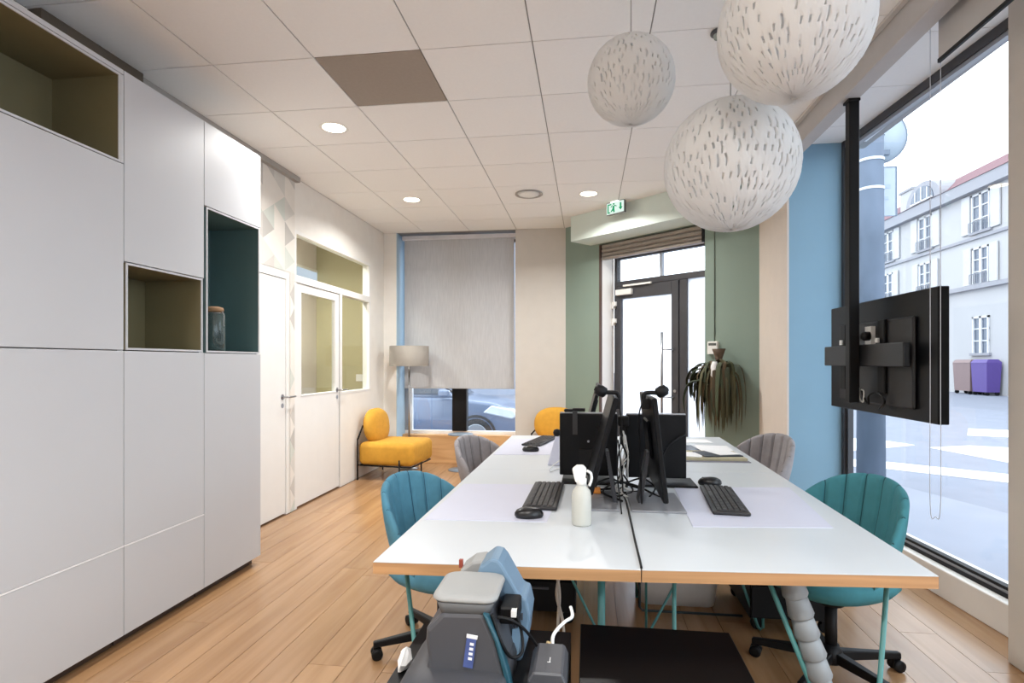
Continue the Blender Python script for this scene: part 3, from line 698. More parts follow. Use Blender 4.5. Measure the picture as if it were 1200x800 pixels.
flat([(-0.040,0.045),(-0.012,0.055),(-0.008,0.090),(-0.030,0.088)]); flat([(-0.022,0.020),(-0.006,0.020),(-0.012,0.056),(-0.034,0.050)]); flat([(-0.060,0.034),(-0.052,0.026),(-0.030,0.044),(-0.038,0.056)])
flat([(-0.012,0.088),(0.016,0.074),(0.020,0.082),(-0.010,0.097)]); flat([(-0.034,0.090),(-0.056,0.074),(-0.062,0.080),(-0.036,0.099)])
flat([(-0.020+0.011*math.cos(2*PI*i/12), 0.107+0.010*math.sin(2*PI*i/12)) for i in range(12)])
flat([(0.060,0.105),(0.080,0.105),(0.080,0.060),(0.094,0.060),(0.070,0.030),(0.046,0.060),(0.060,0.060)])
m.build('pictogram', SGG, ex)
MB().box(-0.06,0.03,-0.014,0.010,0.125,0.135).build('light_bar', glow('sign_light',(255,255,250),3.0), ex)
ic = thing('intercom', 'small white intercom box with a cable rising up the green wall', 'intercom', onwall(2.0,0.0,1.41), RZ)
MB().box(-0.055,0.055,-0.03,0.0,0.0,0.125).bevel(0.004).build('housing', WHITEP, ic)
MB().box(-0.04,0.04,-0.032,-0.0295,0.085,0.11).build('display', mat('display_grey',(84,88,86),0.3), ic)
MB().tube([(0.01,-0.006,0.125),(0.01,-0.006,1.59)], 0.004, 6).build('cable', mat('cable_grey_green',(92,104,96),0.5), ic)
LEAFM = [mat('dry_leaf_'+n, c, 0.75, var=0.15, scale=12, rand=0.3) for n, c in (('olive',(74,72,48)),('brown',(82,66,42)),('green',(62,70,48)))]
bq = thing('dried_bouquet', 'bunch of drooping dried leaves hung on the green wall', 'dried plant', onwall(2.125,-0.13,1.27), RZ)
rl = random.Random(5)
def leaf_mesh(reach, drop, wdt, m_):
    pts = catmull([(0,0,0),(0,reach*0.35,0.05),(0,reach*0.8,0.02),(0,reach,-drop*0.45),(0,reach*0.96,-drop)], 3); mb = MB(); L = []
    n = len(pts)
    for i, p in enumerate(pts):
        u = i/(n-1); hw = wdt*math.sin(PI*min(1,(0.10+0.88*u)))**0.7*(1 if i < n-1 else 0.15)
        L.append([mb.bm.verts.new((p.x-hw, p.y, p.z)), mb.bm.verts.new((p.x, p.y+0.3*hw, p.z+0.3*hw)), mb.bm.verts.new((p.x+hw, p.y, p.z))])
    for a, b in zip(L, L[1:]):
        mb._f([a[0],a[1],b[1],b[0]], True); mb._f([a[1],a[2],b[2],b[1]], True)
    return mb.mesh('leaf', m_)
lms = [leaf_mesh(rl.uniform(0.08,0.24), rl.uniform(0.24,0.56), rl.uniform(0.010,0.021), LEAFM[(0,2,0,1)[k % 4]]) for k in range(12)]
for k in range(150):
    a = rl.uniform(0, 2*PI); sc_ = rl.uniform(0.6,1.1)
    if math.cos(a) > 0.15: a = PI-a
    share('leaf', lms[k % 12], bq, (rl.uniform(-0.06,0.08), rl.uniform(-0.02,0.02), rl.uniform(-0.14,0.03)), rot=(0,0,a), scale=(sc_*1.2, sc_*0.55*(1+0.7*abs(math.sin(a))), sc_))
ll = [leaf_mesh(0.30, 0.28, 0.034, LEAFM[2]), leaf_mesh(0.34,0.22,0.030,LEAFM[0])]
for k, (a, s_) in enumerate(((1.45,1.0),(1.62,0.92),(1.8,0.85),(1.5,0.78),(1.7,0.7),(1.35,0.9),(1.9,0.6),(1.55,0.6),(1.75,0.95),(1.4,0.65))): share('leaf', ll[k % 2], bq, (0,-0.02-0.01*k,0.0-0.02*k), rot=(0,0,a), scale=(s_,s_,s_))
MB().lathe([(0.018,-0.02),(0.022,0.06),(0.045,0.14),(0.062,0.19)], 12).build('stem_bundle', mat('dry_stem',(88,72,58),0.8,var=0.2,scale=20), bq)
MB().lathe([(0.034,-0.10),(0.042,-0.06),(0.036,0.03),(0.020,0.07)], 14, c=(0.0,-0.075,0.0)).build('paper_wrap', PAPER, bq)
# ================================================================== ON THE DESKS
DZ = 0.7402
def pad(label, Q):
    cx = sum(p[0] for p in Q)/4; cy = sum(p[1] for p in Q)/4
    o = MB().prism([(x-cx, y-cy) for x, y in Q], 0, 0.0018, 'z').build('desk_pad', PADM, loc=(cx, cy, DZ)); tag(o, label, 'desk pad', 'grey desk pads'); return o
pad('pale grey desk pad under the black keyboard beside the blue chair', [(-0.612,2.085),(-0.150,2.110),(-0.117,2.760),(-0.598,2.720)])
pad('pale grey desk pad under the black keyboard beside the teal chair', [(0.376,2.120),(0.872,2.172),(0.945,2.845),(0.406,2.775)])
pad('pale grey desk pad under the mouse beside the grey chair by the blind', [(-0.600,3.600),(-0.182,3.650),(-0.160,4.36),(-0.585,4.36)])
KB = MB().box(-0.07,0.07,-0.24,0.24,0.0,0.014).bevel(0.005,2).mesh('body', mat('keyboard_body',(34,33,35),0.5))
kk = MB(); rk = random.Random(2)
for r in range(5):
    y = -0.228
    while y < 0.215:
        L = 0.0185 if not (r == 0 and -0.12 < y < -0.05) else 0.11
        x = 0.050-0.022*r-0.006
        kk.hexa([(x-0.0095,y,0.0138),(x+0.0095,y,0.0138),(x+0.0095,y+L-0.0025,0.0138),(x-0.0095,y+L-0.0025,0.0138)], [(x-0.0075,y+0.0015,0.020),(x+0.0075,y+0.0015,0.020),(x+0.0075,y+L-0.004,0.020),(x-0.0075,y+L-0.004,0.020)]); y += L+0.002
KK = kk.mesh('keys', mat('key_black',(48,46,48),0.45))
def keyboard(label, x, y, rz, z=DZ+0.002):
    t = thing('keyboard', label, 'keyboard', (x, y, z), rz, 'black keyboards')
    share('body', KB, t); k = share('keys', KK, t); k['kind'] = 'stuff'
keyboard('black keyboard beside the white spray bottle', -0.187, 2.51, -0.02)
keyboard('black keyboard on the desk pad by the teal chair', 0.572, 2.525, PI-0.085)
keyboard('dark keyboard beside the grey chair by the blind', -0.345, 4.23, -0.22)
def mouse_mesh():
    rs = []
    for s, z in ((0.9,0.0),(1.0,0.008),(0.98,0.018),(0.85,0.028),(0.6,0.035),(0.2,0.038)):
        rs.append([(0.056*s*math.cos(2*PI*i/20)*(1.0), 0.034*s*math.sin(2*PI*i/20)*(1-0.12*math.cos(2*PI*i/20)), z) for i in range(20)])
    return MB().rings(rs).mesh('shell', mat('mouse_black',(22,22,24),0.3))
MM = mouse_mesh()
WH = MB().lathe([(0.004,-0.004),(0.007,0),(0.004,0.004)],10,M=Matrix.Translation((0.032,0,0.031))@Matrix.Rotation(PI/2,4,'X')).mesh('wheel', DGREY)
def mouse(label, x, y, rz):
    t = thing('computer_mouse', label, 'mouse', (x, y, DZ+0.002), rz, 'black computer mice'); share('shell', MM, t); share('wheel', WH, t)
mouse('black mouse at the end of the keyboard by the spray bottle', -0.222, 2.165, 0.1)
mouse('black mouse touching the far end of the keyboard by the teal chair', 0.585, 2.85, PI)
mouse('black mouse on the far desk by the window blind', -0.375, 3.77, 0.1)
bt = thing('spray_bottle', 'milky white spray bottle standing beside the black keyboard', 'bottle', (-0.022, 2.10, DZ))
MILK = mat('milky_plastic', (196,196,188), 0.4, var=0.02)
MB().lathe([(0.001,0),(0.033,0.0),(0.036,0.006),(0.036,0.105),(0.032,0.125),(0.016,0.145),(0.014,0.16)], 24, cap=False).build('body', MILK, bt)
MB().lathe([(0.018,0.145),(0.019,0.168),(0.014,0.172)], 18).build('collar', WHITEP, bt)
MB().prism([(-0.022,0.155),(0.014,0.155),(0.018,0.206),(0.006,0.218),(-0.018,0.217),(-0.034,0.204),(-0.030,0.186)], -0.014, 0.014, 'y').bevel(0.005,2).build('spray_head', WHITEP, bt)
MB().tube(catmull([(0.018,0,0.198),(0.034,0,0.188),(0.036,0,0.165),(0.028,0,0.142)],4),0.005,8).build('trigger', WHITEP, bt)

# ---- screens
def tilt(cx, cy, cz, a, rz=0): return Matrix.Translation((cx,cy,cz)) @ Matrix.Rotation(rz,4,'Z') @ Matrix.Rotation(a,4,'Y')
def monitor(label, loc, sgn, ht, a, base, bot):
    """screen facing sgn*X, leaning back by a; the origin is on the desk"""
    t = thing('monitor', label, 'monitor', loc, 0, 'black desk monitors')
    M = tilt(0, 0, bot+ht/2*math.cos(a), a if sgn < 0 else -a)
    MB().box(-0.010,0.010,-0.26,0.26,-ht/2,ht/2,M).bevel(0.004).build('panel', SCREEN, t)
    k = 0.0105*sgn; MB().box(min(k,k*1.04),max(k,k*1.04),-0.25,0.25,-ht/2+0.012,ht/2-0.012,M).build('screen', BLACKG, t)
    x = -0.010*sgn
    MB().box(min(x,x*2.2),max(x,x*2.2),-0.08,0.08,-0.06,0.10,M).bevel(0.006).build('back_box', SCREEN, t)
    m = MB(); x0, x1 = base
    f = -sgn*0.055
    m.hexa([(f-0.009,-0.05,0.008),(f+0.009,-0.05,0.008),(f+0.009,0.05,0.008),(f-0.009,0.05,0.008)], [(-sgn*0.022-0.007,-0.04,0.22),(-sgn*0.022+0.007,-0.04,0.22),(-sgn*0.022+0.007,0.04,0.22),(-sgn*0.022-0.007,0.04,0.22)]).build('neck', mat('neck_grey',(58,60,66),0.35,0.3), t)
    MB().box(x0,x1,-0.165,0.165,0.0,0.009).bevel(0.003).build('base', ALU, t)
    return t
mo1 = monitor('black desk monitor beside the spray bottle, leaning edge-on', (0.060,2.46,DZ), -1, 0.385, 0.262, (-0.10,0.068), 0.085)
mo2 = monitor('black desk monitor seen edge-on beside the teal chair\'s keyboard', (0.272,2.46,DZ), 1, 0.40, 0.11, (-0.10,0.115), 0.06)
dup(mo1, (0.020, 3.62, DZ), 0, 'black edge-on monitor on the far desk, its tip above the square screen')
def square_screen(label, x0, x1, y, foot):
    cx = (x0+x1)/2
    t = thing('square_monitor', label, 'monitor', (cx, y, DZ), 0, 'square black monitors'); W = (x1-x0)/2
    MB().box(-W,W,-0.022,0.012,0.030,0.338).bevel(0.005,2).build('panel', SCREEN, t)
    MB().box(-W+0.003,W-0.003,-0.016,0.010,0.338,0.343).build('top_edge', ALU, t)
    MB().box(-W+0.018,W-0.018,0.0118,0.0135,0.05,0.322).build('screen', BLACKG, t)
    MB().lathe([(0.006,0),(0.006,0.003)],10,M=Matrix.Translation((0.0,-0.022,0.20))@Matrix.Rotation(PI/2,4,'X')).build('badge', ALU, t)
    MB().box(-0.045,0.045,-0.035,-0.022,0.05,0.16).build('neck', BLACK, t)
    MB().box(-0.12+foot,0.14+foot,-0.10,0.10,0.0,0.012).bevel(0.004).build('base', BLACK, t)
    return t
square_screen('square black monitor with a camera hooked over its top edge', -0.139, 0.147, 2.88, -0.01)
square_screen('square black monitor with a loose cable arching over its back', 0.187, 0.474, 2.86, 0.045)
def webcam(label, loc, rz, parts):
    t = thing('webcam', label, 'webcam', loc, rz, 'black webcams')
    MB().lathe([(0.012,-0.026),(0.021,-0.02),(0.024,0.0),(0.021,0.018),(0.012,0.022)],16,M=Matrix.Translation((0.034,0,0.052))@Matrix.Rotation(-0.45,4,'Y')@Matrix.Rotation(PI/2,4,'Y')).build('head', BLACK, t)
    MB().lathe([(0.010,0),(0.009,0.004)],12,M=Matrix.Translation((0.054,0,0.061))@Matrix.Rotation(-0.45,4,'Y')@Matrix.Rotation(PI/2,4,'Y')).build('lens', BLACKG, t)
    MB().tube(catmull([(0.018,0,0.044),(-0.01,0,0.046),(-0.036,0,0.04),(-0.036,0,0.005),(-0.012,0,-0.012)],4),0.0085,8).box(-0.045,-0.020,-0.014,0.014,-0.02,0.022).build('clamp', BLACK, t)
    MB().tube(catmull(parts,5),0.003,6).build('cable', BLACK, t)
webcam('black webcam clamped to the edge-on monitor by the spray bottle', (0.086,2.34,1.166), PI, [(-0.04,0,0.0),(-0.05,0.03,-0.10),(-0.03,0.06,-0.25),(-0.045,0.10,-0.42)])
webcam('black webcam clamped to the edge-on monitor nearer the shop window', (0.262,2.34,1.166), 0, [(-0.04,0,0.01),(-0.055,0.02,-0.05),(-0.05,0.03,-0.20),(-0.04,0.06,-0.42)])
hk = thing('webcam', 'small black camera hooked over the square monitor, its strap hanging down', 'webcam', (-0.062,2.868,1.086), 0, 'black webcams')
MB().box(-0.055,-0.005,-0.02,0.02,0.0,0.014).bevel(0.006,2).box(-0.012,0.05,-0.018,0.018,0.002,0.018).bevel(0.002).build('body', BLACK, hk)
MB().box(-0.012,0.012,-0.034,-0.027,-0.11,0.004).box(-0.012,0.012,-0.03,0.0,0.0,0.005).build('strap', mat('strap_grey',(44,44,46),0.6), hk)
# ---- cables
def cable(name, label, pts, r, m=BLACK, grp=None, k=6):
    o = MB().tube(catmull(pts, k), r, 6).build(name, m); return tag(o, label, 'cable', grp)
cable('seam_cable', 'black cable running along the joint between the near desks', [(0.145,2.78,0.96),(0.160,2.70,0.80),(0.158,2.60,0.7455),(0.162,2.45,0.7445),(0.160,2.2,0.7445),(0.156,1.95,0.7445),(0.1545,1.75,0.7445),(0.1535,1.672,0.7435)], 0.0038)
cb = thing('cable_bundle', 'tangle of black cables hanging between the square monitors', 'cable', (0.167,2.78,DZ), 0)
MB().box(-0.022,0.03,0.0,0.05,0.285,0.335).bevel(0.008,2).box(-0.012,0.018,0.005,0.045,0.23,0.285).build('splitter', BLACK, cb)
rc = random.Random(9)
for k in range(7):
    x = rc.uniform(-0.018,0.022); m_ = BLACK if k not in (1,2,4,5) else mat('cable_white',(232,232,230),0.5)
    pts = [(x*0.5,0.02,0.28)]
    for q in range(1,5): pts.append((x+rc.uniform(-0.022,0.022), rc.uniform(-0.02,0.03), 0.28-0.065*q))
    pts += [(x*2+rc.uniform(-0.06,0.06),-0.06-0.02*k,0.008),(rc.uniform(-0.14,0.14),-0.12-0.03*k,0.005)]
    MB().tube(catmull(pts,5),0.0045,6).build('cable', m_, cb)
for k, pts in enumerate(([(-0.02,0,0.02),(0.05,-0.12,0.03),(0.12,-0.20,0.012),(0.16,-0.28,0.006)], [(0.02,0,0.02),(-0.05,-0.10,0.03),(-0.10,-0.24,0.02),(-0.02,-0.33,0.006)], [(0.0,-0.02,0.01),(0.08,-0.06,0.05),(0.14,-0.10,0.02),(0.10,-0.25,0.008)], [(0,0,0.01),(-0.07,-0.05,0.045),(-0.13,-0.14,0.02),(-0.06,-0.30,0.006)])):
    MB().tube(catmull(pts,6),0.0045,6).build('cable', BLACK, cb)
cable('screen_cable', 'black cable arching across the back of the square monitor', [(0.468,2.832,0.985),(0.42,2.80,0.965),(0.375,2.79,0.925),(0.35,2.79,0.86),(0.36,2.80,0.79)], 0.004)
cable('white_cable', 'thin white cable looping on the desk beside the square monitor', [(-0.15,3.10,0.80),(-0.185,3.05,0.78),(-0.20,3.08,0.745),(-0.17,3.15,0.744),(-0.13,3.12,0.755)], 0.0028, mat('cable_white',(232,232,230),0.5))
nt_ = MB().box(-0.03,0.03,-0.045,0.045,0,0.012).bevel(0.002).build('sticky_notes', mat('orange_note',(222,140,54),0.7), loc=(0.028,2.60,DZ+0.0095)); tag(nt_, 'small orange block of sticky notes on the silver monitor base', 'notes')
hs = thing('microphone', 'round black microphone on a pale sloping stand beside the square monitor', 'microphone', (-0.185,3.30,DZ))
MB().hexa([(-0.045,-0.03,0.0),(0.06,-0.03,0.0),(0.06,0.03,0.0),(-0.045,0.03,0.0)],[(0.0,-0.02,0.165),(0.035,-0.02,0.165),(0.035,0.02,0.165),(0.0,0.02,0.165)]).bevel(0.004).build('stand', PADM, hs)
MB().lathe([(0.004,0.163),(0.018,0.170),(0.024,0.186),(0.018,0.202),(0.004,0.208)],16,c=(0.01,0,0)).build('head', BLACK, hs)
# ---- magazines and papers on the far desk by the plant
def sheet(name, label, cat, cx, cy, w_, d_, z, h, rz, m, grp=None):
    o = MB().box(-w_/2,w_/2,-d_/2,d_/2,0,h).bevel(min(0.002,h*0.3)).build(name, m, loc=(cx,cy,DZ+z), rot=(0,0,rz)); return tag(o, label, cat, grp)
G = 'papers and magazines on the far desk'
sheet('magazine','thick magazine with a yellowed edge lying lowest in the paper pile','magazine',0.76,3.68,0.36,0.30,0,0.016,0.03,mat('page_edge',(176,168,140),0.7,var=0.15,scale=40,stretch=(1,1,30)),G)
sheet('tray_mat','grey felt mat under the paper pile','mat',0.75,3.70,0.40,0.40,-0.0005,0.0045,0.03,mat('felt_grey',(132,130,138),0.9),None).location.z = DZ
bpy.data.objects['magazine'].location.z = DZ+0.004
sheet('folder','dark folder lying open on the thick magazine','folder',0.80,3.68,0.24,0.20,0.0205,0.006,0.2,mat('folder_dark',(40,46,58),0.4),G)
sheet('paper_sheet','white sheet on the dark folder','paper',0.84,3.72,0.15,0.19,0.027,0.001,0.35,PAPER,G)
sheet('brochure','white brochure on the left of the thick magazine','brochure',0.64,3.64,0.12,0.17,0.0205,0.004,-0.2,PAPER,G)
sheet('tablet','grey tablet lying flat behind the magazine pile','tablet',0.64,4.02,0.20,0.26,0.0,0.007,0.1,mat('tablet_grey',(120,126,134),0.25),None)
sheet('paper_sheet','white sheet lying beside the grey tablet','paper',0.86,4.06,0.22,0.28,0.0,0.002,-0.05,PAPER,G)
sheet('paper_sheet','white sheet at the far end of the desk by the plant','paper',0.74,4.42,0.34,0.18,0.0,0.002,0.05,PAPER,G)

# ================================================================== UNDER AND BEFORE THE DESKS
def pedestal(label, x0, x1, y0, y1, top, mtop=BLACKG, front=-1):
    t = thing('drawer_pedestal', label, 'pedestal', ((x0+x1)/2,(y0+y1)/2,0), 0, 'black rolling drawer pedestals'); W = (x1-x0)/2; D = (y1-y0)/2
    MB().box(-W,W,-D+0.02,D,0.065,top-0.012).build('body', BLACK, t)
    MB().box(-W,W,-D,D,top-0.012,top).bevel(0.002).build('top', mtop, t)
    n = 3; h = (top-0.02-0.07)/n
    for k in range(n):
        d = MB().box(-W+0.003,W-0.003,-D,-D+0.018,0.07+h*k+0.003,0.07+h*(k+1)-0.003).bevel(0.002).build('drawer', BLACK, t)
        MB().box(-0.05,0.05,-D-0.012,-D,0.07+h*(k+0.75),0.07+h*(k+0.75)+0.01).build('handle', DGREY, d)
    cm = MB().lathe([(0.024,-0.014),(0.03,-0.010),(0.03,0.010),(0.024,0.014)],14,M=Matrix.Translation((0,0,0.03))@Matrix.Rotation(PI/2,4,'X')).box(-0.018,0.018,-0.017,0.017,0.035,0.066).mesh('caster', BLACK)
    for sx in (-1,1):
        for sy in (-1,1): share('caster', cm, t, (sx*(W-0.04), sy*(D-0.05), 0))
    return t
pedestal('glossy black rolling pedestal with a bare top in front of the desks', -0.020, 0.392, 1.06, 1.655, 0.58)
pedestal('black rolling pedestal carrying the franking machine in front of the desks', -0.470, -0.046, 1.0, 1.60, 0.58, BLACK)
pedestal('black rolling pedestal under the desk behind the teal chair', 0.80, 1.20, 2.94, 3.44, 0.58, BLACK)
pedestal('black rolling pedestal in shadow under the desk of the blue chair', -0.43, -0.06, 2.88, 3.40, 0.56, BLACK)
bx = thing('storage_tub', 'pale round-cornered plastic tub on the floor under the desks', 'tub', (0.49,3.35,0))
MB().rings([rrect(-0.20,0.20,-0.14,0.14,0.05,5,0.0), rrect(-0.235,0.235,-0.16,0.16,0.06,5,0.24)]).build('body', mat('pale_tub',(206,200,194),0.5), bx)
MB().rings([rrect(-0.245,0.245,-0.17,0.17,0.06,5,0.24), rrect(-0.245,0.245,-0.17,0.17,0.06,5,0.262)], smooth=False).build('lid', mat('pale_tub',(206,200,194)), bx)
for k, (x, lab) in enumerate(((-0.115,'white cable hanging under the near desk, the one closer to the blue chair'),(-0.095,'white cable hanging under the near desk, the one closer to the teal chair'))):
    cable('hanging_cable', lab, [(x-0.01,2.05,0.70),(x,2.06,0.60),(x+0.015*(-1)**k,2.05,0.50),(x+0.01,2.04,0.38),(x+0.02,2.0,0.10),(x+0.03,1.9,0.005)], 0.006, mat('cable_beige',(206,196,184),0.5), 'white cables under the desk')
cs = thing('cable_spine', 'grey segmented cable spine hanging from the desk by the teal chair', 'cable spine', (0.60,1.80,0))
pp = catmull([(0.0,0,0.70),(0.022,0,0.62),(0.05,0,0.52),(0.085,0,0.40),(0.098,0,0.28),(0.10,0,0.16),(0.10,0,0.03)], 5)
HG = mat('spine_grey', (140,146,150), 0.45, var=0.04)
L_ = [Vector(p) for p in pp]; acc = [0]
for a, b in zip(L_, L_[1:]): acc.append(acc[-1]+(b-a).length)
def at_len(s):
    for i in range(len(acc)-1):
        if acc[i+1] >= s: return L_[i].lerp(L_[i+1], (s-acc[i])/max(1e-6, acc[i+1]-acc[i]))
    return L_[-1]
NS = 11
for k in range(NS):
    a = at_len(acc[-1]*k/NS); b = at_len(acc[-1]*(k+1.06)/NS)
    MB().tube([a, a.lerp(b,0.05), a.lerp(b,0.93), b], [0.026,0.030,0.037,0.034], 14).build('segment', HG, cs)
# ---- franking machine
fm = thing('franking_machine', 'grey and blue franking machine on the black pedestal before the desks', 'franking machine', (-0.255,1.20,0.58))
def loft(levels, r=0.03, n=4):
    m = MB(); m.rings([rrect(a,b,c,d,min(r,(b-a)/2.2,(d-c)/2.2),n,z) for a,b,c,d,z in levels], smooth=True); return m
fx, fy, fz = 0.255, -1.20, -0.58
def LP(poly): return [(x+fx, z+fz) for x, z in poly]
MB().prism(LP([(-0.372,0.60),(-0.360,0.66),(-0.366,0.70),(-0.364,0.728),(-0.326,0.768),(-0.231,0.771),(-0.205,0.712),(-0.185,0.64),(-0.178,0.60)]), 1.255+fy, 1.44+fy, 'y').bevel(0.010,2).build('rear_body', DGREY, fm)
loft([(-0.165,0.080,-0.045,0.26,0.0),(-0.163,0.080,-0.045,0.26,0.035),(-0.148,0.074,-0.025,0.255,0.055),(-0.12,0.06,0.05,0.25,0.062)],0.05,5).build('base', mat('base_grey',(60,61,66),0.5,var=0.04), fm)
loft([(-0.078,0.032,0.060,0.20,0.176),(-0.090,0.046,0.056,0.21,0.210)],0.022,5).build('lid_skirt', mat('skirt_grey',(78,79,80),0.5), fm)
loft([(-0.096,0.050,0.060,0.215,0.209),(-0.100,0.053,0.054,0.222,0.216),(-0.097,0.051,0.060,0.220,0.222),(-0.088,0.046,0.072,0.214,0.225)],0.032,6).build('lid', MGREY, fm)
MB().prism(LP([(-0.292,0.76),(-0.272,0.815),(-0.243,0.838),(-0.224,0.834),(-0.213,0.822),(-0.168,0.745),(-0.152,0.742),(-0.142,0.70),(-0.150,0.63),(-0.165,0.582),(-0.20,0.582),(-0.215,0.66),(-0.24,0.74)]), 1.42+fy, 1.53+fy, 'y').bevel(0.007,2).build('side_body', BGREY, fm)
MB().prism(LP([(-0.345,0.74),(-0.330,0.790),(-0.30,0.812),(-0.268,0.818),(-0.268,0.76)]), 1.46+fy, 1.54+fy, 'y').bevel(0.006,2).build('feed_arm', MGREY, fm)
MB().box(-0.086,-0.076,0.29,0.30,0.205,0.226).build('red_switch', mat('switch_red',(150,70,56),0.5), fm)
MB().prism(LP([(-0.233,0.775),(-0.222,0.768),(-0.196,0.715),(-0.174,0.645),(-0.164,0.60),(-0.178,0.60),(-0.185,0.64),(-0.205,0.712)]), 1.248+fy, 1.275+fy, 'y').bevel(0.003).build('trim', PETROL, fm)
m = MB()
for k in range(6): m.box(0.060+0.006*k,0.064+0.006*k,0.214,0.2215,0.05+0.012*k,0.135-0.002*k)
m.build('vent_slats', DGREY, fm)
MB().prism(LP([(-0.192,0.60),(-0.172,0.60),(-0.164,0.672),(-0.186,0.668)]), 1.408+fy, 1.419+fy, 'y').build('light_panel', mat('pale_blue_plastic',(150,184,210),0.35), fm)
MB().box(0.048,0.092,0.13,0.215,0.135,0.175).bevel(0.004).build('port_block', BLACK, fm)
MB().box(0.078,0.090,0.115,0.135,0.160,0.174).build('plug', WHITEP, fm)
MB().tube(catmull([(0.040,0.07,0.185),(0.065,0.06,0.125),(0.085,0.08,0.085),(0.105,0.11,0.085),(0.100,0.13,0.125),(0.086,0.13,0.165)],6),0.004,6).tube(catmull([(0.05,0.09,0.170),(0.08,0.10,0.160),(0.11,0.13,0.125),(0.135,0.20,0.05)],6),0.004,6).build('cable', BLACK, fm)
st_ = MB(); SB = [mat('sticker_blue',(70,86,140),0.5,var=0.12,scale=40), mat('sticker_white',(226,228,230),0.5)]
st_.box(-0.011,0.011,-0.0025,0.0,-0.040,0.026); st_.mi = 1; st_.box(-0.012,0.013,-0.0025,0.0,0.026,0.034)
for k in range(4): st_.box(-0.002,0.007,-0.0032,-0.0025,-0.022+0.011*k,-0.016+0.011*k)
o = st_.build('sticker', SB, fm); o.location = (-0.006,0.0535,0.110); o.rotation_euler = (0,0.13,0)
rq = random.Random(4); rs = []
for k, (s, z) in enumerate(((0.5,0.0),(1.0,0.008),(1.05,0.022),(0.8,0.036),(0.3,0.044))):
    rs.append([(0.014*s*math.cos(2*PI*i/9)*rq.uniform(0.7,1.3), 0.034*s*math.sin(2*PI*i/9)*rq.uniform(0.75,1.25), z+rq.uniform(-0.003,0.003)) for i in range(9)])
pr_ = MB().rings(rs, smooth=False).build('crumpled_paper', PAPER, loc=(-0.448,1.36,0.581)); tag(pr_, 'crumpled white paper lying beside the franking machine', 'paper')
ad = thing('power_adapter', 'dark grey power adapter block on the black pedestal', 'adapter', (-0.090,1.33,0.58))
MB().prism([(-0.043,0.0),(0.043,0.0),(0.043,0.045),(0.034,0.065),(-0.030,0.065),(-0.043,0.045)], -0.07, 0.07, 'y').bevel(0.004).build('body', DGREY, ad)
MB().box(-0.002,0.006,-0.022,-0.020,0.0651,0.0655).box(0.003,0.0045,-0.020,0.0,0.0651,0.0655).build('mark', PAPER, ad)
MB().tube(catmull([(0.005,0.07,0.05),(0.005,0.10,0.07),(0.03,0.14,0.085),(0.05,0.17,0.088),(0.045,0.20,0.10)],5),0.0045,6).build('cord', WHITEP, ad)
MB().tube([(-0.01,0.068,0.045),(-0.005,0.085,0.058)],0.007,8).build('plug', mat('plug_beige',(196,170,124),0.5), ad)
cable('white_lead','white lead curling out beside the franking machine on the pedestal',[(-0.112,1.16,0.592),(-0.098,1.19,0.605),(-0.078,1.21,0.594),(-0.055,1.22,0.592)],0.010,WHITEP)

# ================================================================== STREET
def ground_z(x, y):
    def ss(t): t = min(1, max(0, t)); return t*t*(3-2*t)
    return -0.15-0.27*ss((2.5-x)/3)*ss((y-7.6)/1.5)
gm = MB(); xs = [-60,-30,-15,-8,-5,-3.6,-2.5,-1.5,-0.5,0.5,1.0,1.5,2.0,2.34,3.0,4,6,9,13,18.5,40]; ys = [-40,-20,-8,-3.7,0,3,5.6,6.5,7.55,8,8.5,9.1,10,12,16,24,40,80]
V = {(i,j): gm.bm.verts.new((x, y, ground_z(x,y))) for i, x in enumerate(xs) for j, y in enumerate(ys)}
for i in range(len(xs)-1):
    for j in range(len(ys)-1):
        if xs[i] < 2.3 and ys[j] < 7.5 and not (xs[i] >= 0.4 and ys[j] >= 5.5): continue
        gm._f([V[i,j],V[i+1,j],V[i+1,j+1],V[i,j+1]])
struct(gm.build('road', ASPH), 'pale grey street outside the shop window', 'road')
struct(MB().prism([(2.36,-20),(3.0,-20),(3.9,5.6),(3.42,7.2),(3.3,9.0),(2.36,9.0)], -0.16, -0.06, 'z').build('sidewalk', PAVE), 'pale pavement along the shop front', 'pavement')
def stripe(label, Q):
    o = MB().prism(Q, -0.149, -0.143, 'z').build('road_marking', ROADW); o['kind'] = 'structure'; tag(o, label, 'road marking', None)
stripe('white crosswalk bar behind the concrete post', [(4.3,10.1),(5.06,10.55),(5.78,11.0),(5.4,11.9),(4.6,11.6)])
stripe('white crosswalk bar seen between post and pier', [(5.86,10.72),(6.7,11.05),(8.4,10.5),(7.6,9.2),(6.15,9.25)])
stripe('long white line across the street before the crosswalk', [(3.4,9.5),(4.36,9.12),(5.5,8.3),(7.0,7.1),(6.5,6.5),(5.1,7.75),(4.08,8.53),(3.3,8.8)])
stripe('white crosswalk bar farthest along the street', [(7.6,12.6),(9.6,12.0),(10.4,13.2),(8.4,13.9)])
